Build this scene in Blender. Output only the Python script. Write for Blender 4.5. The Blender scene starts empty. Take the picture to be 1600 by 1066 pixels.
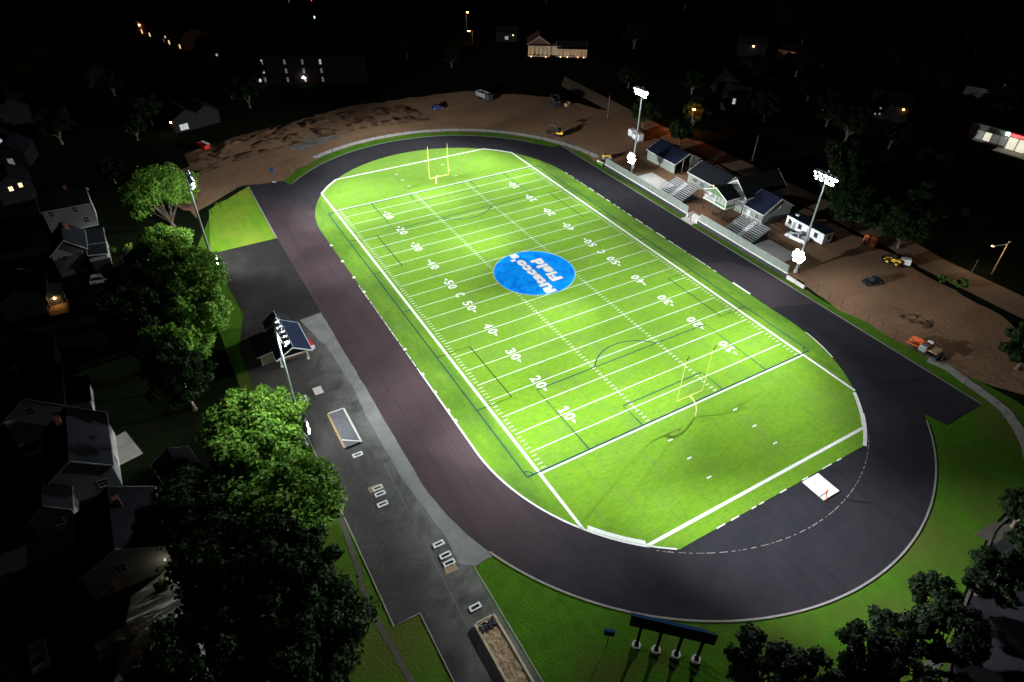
import bpy, bmesh, math, random
from mathutils import Vector, Matrix, noise as mnoise
from mathutils.geometry import tessellate_polygon
PI = math.pi
R = math.radians
rnd = random.Random(7)
sc = bpy.context.scene
col = sc.collection

# ---------------------------------------------------------------- camera
CAM = Vector((105.4356, -67.9823, 79.2450))
ROT = (0.901647, -0.0128329, 1.0464283)
FPX = 1018.271            # focal length in pixels of a 1600 wide picture
cam = bpy.data.cameras.new('camera')
cam.sensor_width = 36.0
cam.lens = 36.0 * FPX / 1600.0
cam.clip_start = 0.5
cam.clip_end = 3000
camo = bpy.data.objects.new('camera', cam)
camo.location = CAM
camo.rotation_euler = ROT
col.objects.link(camo)
sc.camera = camo
from mathutils import Euler
RM = Euler(ROT, 'XYZ').to_matrix()


def g(u, v, z=0.0):
    """the point at height z seen at (u, v) of the 1600x1066 photograph"""
    d = RM @ Vector(((u - 800) / FPX, -(v - 533) / FPX, -1.0))
    t = (z - CAM.z) / d.z
    return CAM + d * t


# ---------------------------------------------------------------- materials
def new_mat(name):
    m = bpy.data.materials.new(name)
    m.use_nodes = True
    nt = m.node_tree
    return m, nt, nt.nodes['Principled BSDF']


def mat(name, c, rough=0.8, c2=None, scale=1.0, detail=4.0, lo=0.35, hi=0.65, metal=0.0, bump=0.0, bscale=None,
        stretch=None, c3=None, scale3=0.05, lo3=0.45, hi3=0.65, spec=0.0, space='world'):
    m, nt, b = new_mat(name)
    N, L = nt.nodes, nt.links
    b.inputs['Roughness'].default_value = rough
    b.inputs['Metallic'].default_value = metal
    b.inputs['Specular IOR Level'].default_value = spec
    b.inputs['Base Color'].default_value = (*c, 1)
    if space == 'world':
        src = N.new('ShaderNodeNewGeometry').outputs['Position']
    else:
        src = N.new('ShaderNodeTexCoord').outputs['Object']
    if stretch:
        mp = N.new('ShaderNodeMapping')
        mp.inputs['Scale'].default_value = stretch
        L.new(src, mp.inputs['Vector'])
        ssrc = mp.outputs['Vector']
    else:
        ssrc = src

    def nz(sc_, det, s):
        n = N.new('ShaderNodeTexNoise')
        n.inputs['Scale'].default_value = sc_
        n.inputs['Detail'].default_value = det
        n.inputs['Roughness'].default_value = 0.62
        L.new(s, n.inputs['Vector'])
        return n.outputs['Fac']

    def ramp(f, lo_, hi_):
        mr = N.new('ShaderNodeMapRange')
        mr.inputs['From Min'].default_value = lo_
        mr.inputs['From Max'].default_value = hi_
        L.new(f, mr.inputs['Value'])
        return mr.outputs['Result']
    out = None
    if c2:
        mx = N.new('ShaderNodeMix')
        mx.data_type = 'RGBA'
        mx.inputs['A'].default_value = (*c, 1)
        mx.inputs['B'].default_value = (*c2, 1)
        L.new(ramp(nz(scale, detail, ssrc), lo, hi), mx.inputs['Factor'])
        out = mx.outputs['Result']
    if c3:
        mx = N.new('ShaderNodeMix')
        mx.data_type = 'RGBA'
        if out:
            L.new(out, mx.inputs['A'])
        else:
            mx.inputs['A'].default_value = (*c, 1)
        mx.inputs['B'].default_value = (*c3, 1)
        L.new(ramp(nz(scale3, 5.0, src), lo3, hi3), mx.inputs['Factor'])
        out = mx.outputs['Result']
    if out:
        L.new(out, b.inputs['Base Color'])
    if bump:
        bp = N.new('ShaderNodeBump')
        bp.inputs['Strength'].default_value = bump
        bp.inputs['Distance'].default_value = 0.12
        L.new(nz(bscale or scale * 6, 3.0, src), bp.inputs['Height'])
        L.new(bp.outputs['Normal'], b.inputs['Normal'])
    m['src'] = 1
    return m


def emit(name, c, s):
    m, nt, b = new_mat(name)
    b.inputs['Base Color'].default_value = (0.6, 0.6, 0.6, 1)
    b.inputs['Emission Color'].default_value = (*c, 1)
    b.inputs['Emission Strength'].default_value = s
    return m


def turf_mat():
    m, nt, b = new_mat('turf')
    N, L = nt.nodes, nt.links
    b.inputs['Roughness'].default_value = 0.75
    b.inputs['Specular IOR Level'].default_value = 0.0
    b.inputs['Sheen Weight'].default_value = 0.06
    b.inputs['Sheen Roughness'].default_value = 0.5
    b.inputs['Sheen Tint'].default_value = (0.9, 1.0, 0.6, 1)
    pos = N.new('ShaderNodeNewGeometry').outputs['Position']

    def noise(scale, det, st=None):
        s = pos
        if st:
            mp = N.new('ShaderNodeMapping')
            mp.inputs['Scale'].default_value = st
            L.new(pos, mp.inputs['Vector'])
            s = mp.outputs['Vector']
        n = N.new('ShaderNodeTexNoise')
        n.inputs['Scale'].default_value = scale
        n.inputs['Detail'].default_value = det
        n.inputs['Roughness'].default_value = 0.65
        L.new(s, n.inputs['Vector'])
        return n.outputs['Fac']

    def mr(f, a, c_):
        r = N.new('ShaderNodeMapRange')
        r.inputs['From Min'].default_value = a
        r.inputs['From Max'].default_value = c_
        L.new(f, r.inputs['Value'])
        return r.outputs['Result']

    def mix(f, a, bb):
        x = N.new('ShaderNodeMix')
        x.data_type = 'RGBA'
        for s, v in (('A', a), ('B', bb)):
            if isinstance(v, tuple):
                x.inputs[s].default_value = (*v, 1)
            else:
                L.new(v, x.inputs[s])
        L.new(f, x.inputs['Factor'])
        return x.outputs['Result']

    def scl(f, k):
        n = N.new('ShaderNodeMath')
        n.operation = 'MULTIPLY'
        L.new(f, n.inputs[0])
        n.inputs[1].default_value = k
        return n.outputs[0]
    cl = mix(mr(noise(0.35, 6, (1, 0.35, 1)), 0.3, 0.7), TURF_A, TURF_B)          # streaks along the rolls
    cl = mix(scl(mr(noise(0.11, 4), 0.50, 0.66), 0.38), cl, TURF_C)                 # worn greyish patches
    cl = mix(scl(mr(noise(0.5, 5, (0.15, 1.6, 1)), 0.52, 0.70), 0.55), cl, TURF_C)  # drag marks
    cl = mix(scl(mr(noise(1.6, 5, (1.5, 0.5, 1)), 0.45, 0.70), 0.62), cl, TURF_D)    # infill shade
    # the margin outside the pitch was left unbrushed and reads deeper green
    sp = N.new('ShaderNodeSeparateXYZ')
    L.new(pos, sp.inputs[0])
    ab = N.new('ShaderNodeMath')
    ab.operation = 'ABSOLUTE'
    L.new(sp.outputs['Y'], ab.inputs[0])
    mg = N.new('ShaderNodeMath')
    mg.operation = 'MULTIPLY'
    L.new(mr(ab.outputs[0], 29.2, 31.0), mg.inputs[0])
    L.new(mr(noise(0.22, 6, (0.5, 1.2, 1)), 0.36, 0.62), mg.inputs[1])
    cl = mix(scl(mg.outputs[0], 0.7), cl, (0.050, 0.120, 0.016))
    L.new(cl, b.inputs['Base Color'])
    bp = N.new('ShaderNodeBump')
    bp.inputs['Strength'].default_value = 0.8
    bp.inputs['Distance'].default_value = 0.09
    L.new(noise(4.5, 4), bp.inputs['Height'])
    L.new(bp.outputs['Normal'], b.inputs['Normal'])
    return m


TURF_A = (0.142, 0.272, 0.017)
TURF_B = (0.106, 0.230, 0.013)
TURF_C = (0.112, 0.185, 0.044)
TURF_D = (0.066, 0.166, 0.012)

M = {}
M['turf'] = turf_mat()
M['yard'] = mat('yard', (0.005, 0.009, 0.003), 0.95, (0.008, 0.009, 0.005), 0.3, 6, 0.3, 0.7, bump=0.6, bscale=3)  # grass far darker than lawn: missing light beyond the field put into colour
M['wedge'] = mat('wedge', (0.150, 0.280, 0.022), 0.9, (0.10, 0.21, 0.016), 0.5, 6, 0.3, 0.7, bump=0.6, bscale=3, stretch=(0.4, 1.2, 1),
                 c3=(0.19, 0.26, 0.03), scale3=0.12)  # brighter than lawn: extra light on the wedge is put into its colour
M['lawn'] = mat('lawn', (0.060, 0.150, 0.012), 0.9, (0.038, 0.100, 0.009), 0.5, 6, 0.3, 0.7, bump=0.6, bscale=3,
                c3=(0.070, 0.095, 0.018), scale3=0.06)
M['dirt'] = mat('dirt', (0.245, 0.140, 0.082), 0.95, (0.150, 0.088, 0.054), 0.10, 10, 0.36, 0.70, bump=1.0, bscale=1.1, stretch=(1.0, 0.45, 1),
                c3=(0.215, 0.140, 0.085), scale3=0.045, lo3=0.46, hi3=0.66)
M['roaddirt'] = mat('roaddirt', (0.21, 0.145, 0.095), 0.95, (0.15, 0.105, 0.07), 0.3, 7, 0.36, 0.70, bump=0.4, bscale=2, stretch=(0.3, 1.0, 1))
M['mud'] = mat('mud', (0.060, 0.036, 0.023), 0.95, (0.13, 0.076, 0.046), 0.4, 6, bump=0.9, bscale=1.5)
M['blacktop'] = mat('blacktop', (0.024, 0.0235, 0.028), 0.9, (0.030, 0.029, 0.034), 0.25, 6, bump=0.35, bscale=9,
                    c3=(0.036, 0.034, 0.038), scale3=0.03, lo3=0.5, hi3=0.75)
M['brownasphalt'] = mat('brownasphalt', (0.038, 0.033, 0.037), 0.9, (0.046, 0.039, 0.043), 0.09, 7, 0.3, 0.7,
                        bump=0.35, bscale=9, c3=(0.046, 0.038, 0.043), scale3=0.05)
M['lot'] = mat('lot', (0.027, 0.0255, 0.0245), 0.9, (0.044, 0.043, 0.040), 0.11, 8, 0.48, 0.75, bump=0.3, bscale=8)
def dusty_lot():
    m = M['lot']
    nt = m.node_tree
    N, L = nt.nodes, nt.links
    b = N['Principled BSDF']
    old = b.inputs['Base Color'].links[0].from_socket
    pos = N.new('ShaderNodeNewGeometry').outputs['Position']
    sp = N.new('ShaderNodeSeparateXYZ')
    L.new(pos, sp.inputs[0])

    def mr(f, a_, c_):
        r = N.new('ShaderNodeMapRange')
        r.inputs['From Min'].default_value = a_
        r.inputs['From Max'].default_value = c_
        L.new(f, r.inputs['Value'])
        return r.outputs['Result']

    def mul(x, y):
        n = N.new('ShaderNodeMath')
        n.operation = 'MULTIPLY'
        for k, v in enumerate((x, y)):
            if isinstance(v, float):
                n.inputs[k].default_value = v
            else:
                L.new(v, n.inputs[k])
        return n.outputs[0]
    w = N.new('ShaderNodeTexNoise')
    w.inputs['Scale'].default_value = 0.16
    w.inputs['Detail'].default_value = 9
    w.inputs['Roughness'].default_value = 0.68
    w.inputs['Distortion'].default_value = 1.6
    L.new(pos, w.inputs['Vector'])
    wv = N.new('ShaderNodeTexNoise')
    wv.inputs['Scale'].default_value = 0.55
    wv.inputs['Detail'].default_value = 8
    wv.inputs['Roughness'].default_value = 0.75
    wv.inputs['Distortion'].default_value = 2.5
    L.new(pos, wv.inputs['Vector'])
    f = mul(mul(mr(sp.outputs['Y'], -55.5, -48.0), mr(sp.outputs['X'], -9.0, -1.0)), mr(w.outputs['Fac'], 0.30, 0.60))
    f2 = mul(mul(mul(mr(wv.outputs['Fac'], 0.52, 0.70), mr(w.outputs['Fac'], 0.44, 0.62)), mr(sp.outputs['X'], -9.0, 3.0)), 0.6)
    fb = mul(mr(sp.outputs['X'], -8.0, 8.0), mr(w.outputs['Fac'], 0.15, 0.50))
    for fac, colr in ((fb, (0.053, 0.052, 0.048)), (mul(f, 0.90), (0.155, 0.158, 0.144)), (f2, (0.135, 0.135, 0.126))):
        x = N.new('ShaderNodeMix')
        x.data_type = 'RGBA'
        L.new(old, x.inputs['A'])
        x.inputs['B'].default_value = (*colr, 1)
        L.new(fac, x.inputs['Factor'])
        old = x.outputs['Result']
    L.new(old, b.inputs['Base Color'])


def dusty_track():
    """brown site dust walked over the west straight of the new blacktop"""
    m = M['blacktop']
    nt = m.node_tree
    N, L = nt.nodes, nt.links
    b = N['Principled BSDF']
    old = b.inputs['Base Color'].links[0].from_socket
    pos = N.new('ShaderNodeNewGeometry').outputs['Position']
    sp = N.new('ShaderNodeSeparateXYZ')
    L.new(pos, sp.inputs[0])

    def mr(f, a_, c_):
        r = N.new('ShaderNodeMapRange')
        r.interpolation_type = 'SMOOTHSTEP'
        r.inputs['From Min'].default_value = a_
        r.inputs['From Max'].default_value = c_
        L.new(f, r.inputs['Value'])
        return r.outputs['Result']

    def mul(x, y):
        n = N.new('ShaderNodeMath')
        n.operation = 'MULTIPLY'
        L.new(x, n.inputs[0])
        L.new(y, n.inputs[1])
        return n.outputs[0]
    nz = N.new('ShaderNodeTexNoise')
    nz.inputs['Scale'].default_value = 0.10
    nz.inputs['Detail'].default_value = 8
    nz.inputs['Distortion'].default_value = 0.8
    L.new(pos, nz.inputs['Vector'])
    f = mul(mul(mr(sp.outputs['Y'], -26.0, -37.0), mr(sp.outputs['X'], 78.0, 40.0)), mr(sp.outputs['X'], -74.0, -44.0))
    cm = N.new('ShaderNodeMix')
    cm.data_type = 'RGBA'
    cm.inputs['A'].default_value = (0.054, 0.040, 0.043, 1)
    cm.inputs['B'].default_value = (0.070, 0.049, 0.052, 1)
    L.new(mr(nz.outputs['Fac'], 0.32, 0.68), cm.inputs['Factor'])
    x = N.new('ShaderNodeMix')
    x.data_type = 'RGBA'
    L.new(old, x.inputs['A'])
    L.new(cm.outputs['Result'], x.inputs['B'])
    L.new(f, x.inputs['Factor'])
    # tyre and roller streaks along the straights
    st = N.new('ShaderNodeTexNoise')
    mp = N.new('ShaderNodeMapping')
    mp.inputs['Scale'].default_value = (0.03, 1.3, 1)
    L.new(pos, mp.inputs['Vector'])
    L.new(mp.outputs['Vector'], st.inputs['Vector'])
    st.inputs['Scale'].default_value = 1.0
    st.inputs['Detail'].default_value = 6
    y = N.new('ShaderNodeMix')
    y.data_type = 'RGBA'
    y.blend_type = 'MULTIPLY'
    L.new(x.outputs['Result'], y.inputs['A'])
    y.inputs['B'].default_value = (0.86, 0.86, 0.87, 1)
    L.new(mr(st.outputs['Fac'], 0.48, 0.72), y.inputs['Factor'])
    L.new(y.outputs['Result'], b.inputs['Base Color'])


dusty_track()
dusty_lot()
M['pale'] = mat('pale', (0.195, 0.202, 0.194), 0.9, (0.135, 0.136, 0.128), 0.30, 9, 0.42, 0.72, bump=0.2, bscale=4)
M['concrete'] = mat('concrete', (0.42, 0.42, 0.40), 0.9, (0.34, 0.34, 0.32), 0.7, 6, bump=0.15, bscale=4)
M['newconcrete'] = mat('newconcrete', (0.62, 0.585, 0.545), 0.85, (0.50, 0.475, 0.44), 0.4, 6, bump=0.1, bscale=4)
M['path'] = mat('path', (0.30, 0.29, 0.26), 0.9, (0.24, 0.22, 0.19), 0.8, 6, bump=0.3, bscale=4)
M['white'] = mat('white', (0.70, 0.71, 0.68), 0.8, (0.55, 0.57, 0.52), 2.5, 5)
M['navy'] = mat('navy', (0.008, 0.030, 0.060), 0.7, (0.012, 0.045, 0.060), 2.0)
M['blackline'] = mat('blackline', (0.012, 0.022, 0.010), 0.7, (0.018, 0.035, 0.014), 2.0)
M['logoblue'] = mat('logoblue', (0.003, 0.160, 0.58), 0.8, (0.005, 0.29, 0.78), 0.25, 7, 0.3, 0.7,
                    c3=(0.003, 0.125, 0.54), scale3=0.4)
M['palecyan'] = mat('palecyan', (0.30, 0.52, 0.60), 0.8, (0.25, 0.45, 0.52), 2)
M['oldpath'] = mat('oldpath', (0.105, 0.095, 0.078), 0.9, (0.075, 0.066, 0.052), 0.8, 6, bump=0.3, bscale=4)
M['yellow'] = mat('yellow', (0.62, 0.58, 0.16), 0.5, (0.56, 0.52, 0.13), 3)
M['postwhite'] = mat('postwhite', (0.56, 0.50, 0.22), 0.5, (0.50, 0.44, 0.18), 3)
M['seam'] = mat('seam', (0.026, 0.023, 0.025), 0.9, (0.046, 0.040, 0.043), 0.3, 6)
M['steel'] = mat('steel', (0.45, 0.47, 0.48), 0.45, (0.38, 0.40, 0.42), 2.0, metal=0.6)
M['alu'] = mat('alu', (0.46, 0.48, 0.49), 0.5, (0.38, 0.40, 0.41), 3.0)
M['dark'] = mat('dark', (0.012, 0.013, 0.015), 0.6, (0.02, 0.02, 0.022), 3.0)
M['iron'] = mat('iron', (0.05, 0.05, 0.052), 0.6, (0.035, 0.035, 0.038), 3.0)
M['rust'] = mat('rust', (0.16, 0.07, 0.04), 0.85, (0.09, 0.05, 0.035), 2.0)
M['roof'] = mat('roof', (0.010, 0.011, 0.013), 0.9, (0.015, 0.016, 0.019), 1.2, 6, stretch=(1, 1, 6), bump=0.3, bscale=5)
M['roofblue'] = mat('roofblue', (0.009, 0.012, 0.026), 0.8, (0.013, 0.017, 0.032), 1.2, 6, bump=0.3, bscale=5)
M['dimtrim'] = mat('dimtrim', (0.30, 0.30, 0.29), 0.8, (0.24, 0.24, 0.23), 2.0)  # white trim darkened: the dim light on the houses is put into colour
M['siding'] = mat('siding', (0.18, 0.184, 0.176), 0.8, (0.145, 0.149, 0.142), 0.6, 5, stretch=(0.3, 0.3, 12))
M['graysiding'] = mat('graysiding', (0.30, 0.33, 0.29), 0.8, (0.25, 0.28, 0.25), 0.6, 5, stretch=(0.3, 0.3, 12))
M['greensiding'] = mat('greensiding', (0.13, 0.20, 0.10), 0.8, (0.10, 0.16, 0.08), 0.6, 5, stretch=(0.3, 0.3, 12))
M['trim'] = mat('trim', (0.74, 0.75, 0.72), 0.6, (0.66, 0.67, 0.64), 2.0)
M['brick'] = mat('brick', (0.20, 0.09, 0.065), 0.9, (0.14, 0.06, 0.045), 3.0, 5, stretch=(1, 1, 3))
M['beige'] = mat('beige', (0.46, 0.40, 0.28), 0.8, (0.40, 0.35, 0.24), 1.5, 5, stretch=(0.5, 0.5, 5))
M['glass'] = mat('glass', (0.02, 0.025, 0.03), 0.12, (0.03, 0.035, 0.04), 1.0, spec=0.6)
M['wood'] = mat('wood', (0.40, 0.28, 0.15), 0.85, (0.30, 0.20, 0.10), 1.5, 5)
M['sand'] = mat('sand', (0.36, 0.26, 0.16), 0.95, (0.26, 0.185, 0.115), 0.9, 8, bump=1.0, bscale=2.5, stretch=(2.5, 0.8, 1))
M['tarp'] = mat('tarp', (0.135, 0.145, 0.155), 0.8, (0.10, 0.108, 0.118), 1.2, 7, bump=0.7, bscale=3)
M['film'] = mat('film', (0.02, 0.022, 0.028), 0.25, (0.12, 0.13, 0.15), 2.5, 6, bump=0.8, bscale=4)
M['farwall'] = mat('farwall', (0.016, 0.016, 0.0155), 0.9, (0.012, 0.012, 0.0115), 0.6, 5)  # walls darkened so spill light leaves them dim; night put into the colour
M['farbrick'] = mat('farbrick', (0.030, 0.020, 0.018), 0.9, (0.024, 0.016, 0.014), 2.0, 5)  # brick darkened likewise, its unlit look put into the colour
M['shadedconcrete'] = mat('shadedconcrete', (0.045, 0.045, 0.044), 0.9, (0.032, 0.032, 0.031), 0.8, 6)  # concrete with shadow put into its colour
M['carwhite'] = mat('carwhite', (0.70, 0.71, 0.72), 0.25, (0.66, 0.67, 0.68), 1.0, spec=0.5)
M['cardark'] = mat('cardark', (0.012, 0.016, 0.024), 0.2, (0.016, 0.02, 0.03), 1.0, spec=0.6)
M['carblue'] = mat('carblue', (0.010, 0.022, 0.11), 0.2, (0.012, 0.028, 0.13), 1.0, spec=0.6)
M['cargrey'] = mat('cargrey', (0.25, 0.26, 0.27), 0.3, (0.22, 0.23, 0.24), 1.0, metal=0.3)
M['rubber'] = mat('rubber', (0.015, 0.015, 0.016), 0.9, (0.022, 0.022, 0.023), 4.0)
M['orange'] = mat('orange', (0.60, 0.13, 0.035), 0.55, (0.50, 0.10, 0.03), 2.0)
M['gravelly'] = mat('gravelly', (0.19, 0.20, 0.20), 0.95, (0.12, 0.095, 0.07), 0.4, 8, 0.36, 0.62, bump=0.8, bscale=3)
M['digger'] = mat('digger', (0.62, 0.38, 0.03), 0.5, (0.52, 0.31, 0.03), 2.0)
M['redlamp'] = mat('redlamp', (0.35, 0.02, 0.015), 0.3, (0.28, 0.015, 0.01), 3.0)
M['redpanel'] = mat('redpanel', (0.45, 0.03, 0.03), 0.6, (0.38, 0.03, 0.03), 2.0)
M['bluepaint'] = mat('bluepaint', (0.02, 0.06, 0.16), 0.5, (0.03, 0.07, 0.17), 2.0)
M['boardback'] = mat('boardback', (0.065, 0.095, 0.055), 0.8, (0.05, 0.075, 0.045), 1.5)
M['bark'] = mat('bark', (0.13, 0.10, 0.075), 0.95, (0.075, 0.058, 0.045), 2.5, 6, stretch=(2, 2, 0.5), bump=0.8, bscale=6)
M['wire'] = M['dark']
M['skin'] = mat('skin', (0.42, 0.26, 0.19), 0.6, (0.38, 0.23, 0.17), 4.0)
M['jacket'] = mat('jacket', (0.020, 0.026, 0.045), 0.8, (0.028, 0.034, 0.055), 4.0)
M['trousers'] = mat('trousers', (0.10, 0.13, 0.19), 0.8, (0.08, 0.105, 0.15), 4.0)
M['hair'] = mat('hair', (0.02, 0.014, 0.010), 0.8, (0.03, 0.02, 0.014), 8.0)
M['flower'] = mat('flower', (0.55, 0.45, 0.05), 0.8, (0.30, 0.35, 0.04), 1.5, 5)
M['bush'] = mat('bush', (0.03, 0.07, 0.014), 0.85, (0.05, 0.10, 0.02), 1.5, 5)

M['flood'] = emit('flood', (0.90, 0.96, 1.0), 150)
M['floodlow'] = emit('floodlow', (0.93, 0.96, 1.0), 110)
M['warmlamp'] = emit('warmlamp', (1.0, 0.55, 0.20), 60)
M['orangelamp'] = emit('orangelamp', (1.0, 0.36, 0.06), 45)
M['whitelamp'] = emit('whitelamp', (0.9, 0.95, 1.0), 50)
M['greenlamp'] = emit('greenlamp', (0.15, 1.0, 0.25), 14)
M['redsig'] = emit('redsig', (1.0, 0.08, 0.08), 3)
M['redglow'] = emit('redglow', (1.0, 0.10, 0.04), 0.09)
M['winwarm'] = emit('winwarm', (1.0, 0.62, 0.30), 2.2)
M['winporch'] = emit('winporch', (1.0, 0.66, 0.32), 1.5)
M['wincool'] = emit('wincool', (0.80, 0.88, 1.0), 0.45)
M['windim'] = emit('windim', (0.80, 0.85, 0.78), 0.10)
M['winorange'] = emit('winorange', (1.0, 0.35, 0.12), 0.25)
M['neon'] = emit('neon', (0.75, 1.0, 0.95), 9)
M['shopin'] = emit('shopin', (1.0, 0.93, 0.72), 0.75)
M['signred'] = emit('signred', (1.0, 0.05, 0.08), 1.1)


def leaf_mat(name, a, b_):
    m, nt, b = new_mat(name)
    N, L = nt.nodes, nt.links
    b.inputs['Roughness'].default_value = 0.6
    b.inputs['Specular IOR Level'].default_value = 0.08
    ge = N.new('ShaderNodeNewGeometry')
    n = N.new('ShaderNodeTexNoise')
    n.inputs['Scale'].default_value = 0.45
    n.inputs['Detail'].default_value = 5
    L.new(ge.outputs['Position'], n.inputs['Vector'])
    ad = N.new('ShaderNodeMath')
    ad.operation = 'ADD'
    L.new(n.outputs['Fac'], ad.inputs[0])
    ri = N.new('ShaderNodeMath')
    ri.operation = 'MULTIPLY'
    L.new(ge.outputs['Random Per Island'], ri.inputs[0])
    ri.inputs[1].default_value = 0.7
    L.new(ri.outputs[0], ad.inputs[1])
    r = N.new('ShaderNodeMapRange')
    r.inputs['From Min'].default_value = 0.4
    r.inputs['From Max'].default_value = 1.15
    L.new(ad.outputs[0], r.inputs['Value'])
    x = N.new('ShaderNodeMix')
    x.data_type = 'RGBA'
    x.inputs['A'].default_value = (*a, 1)
    x.inputs['B'].default_value = (*b_, 1)
    L.new(r.outputs['Result'], x.inputs['Factor'])
    L.new(x.outputs['Result'], b.inputs['Base Color'])
    tr = N.new('ShaderNodeBsdfTranslucent')
    L.new(x.outputs['Result'], tr.inputs['Color'])
    ms = N.new('ShaderNodeMixShader')
    ms.inputs['Fac'].default_value = 0.3
    L.new(b.outputs[0], ms.inputs[1])
    L.new(tr.outputs[0], ms.inputs[2])
    L.new(ms.outputs[0], N['Material Output'].inputs['Surface'])
    return m


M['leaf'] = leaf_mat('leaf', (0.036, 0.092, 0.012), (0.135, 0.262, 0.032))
M['shadeleaf'] = leaf_mat('shadeleaf', (0.007, 0.017, 0.004), (0.015, 0.034, 0.008))  # leaf copy for trees out of the light, shade put into the colour
M['nightleaf'] = leaf_mat('nightleaf', (0.004, 0.009, 0.003), (0.008, 0.017, 0.005))  # still darker leaf copy, the unlit night put into the colour


def mesh_mat():
    """woven windscreen on the fence: lets part of the view through"""
    m, nt, b = new_mat('windscreen')
    N, L = nt.nodes, nt.links
    b.inputs['Base Color'].default_value = (0.22, 0.26, 0.225, 1)
    b.inputs['Roughness'].default_value = 0.8
    t = N.new('ShaderNodeBsdfTransparent')
    ms = N.new('ShaderNodeMixShader')
    ms.inputs['Fac'].default_value = 0.42
    L.new(b.outputs[0], ms.inputs[1])
    L.new(t.outputs[0], ms.inputs[2])
    L.new(ms.outputs[0], N['Material Output'].inputs['Surface'])
    return m


M['screen'] = mesh_mat()


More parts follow.
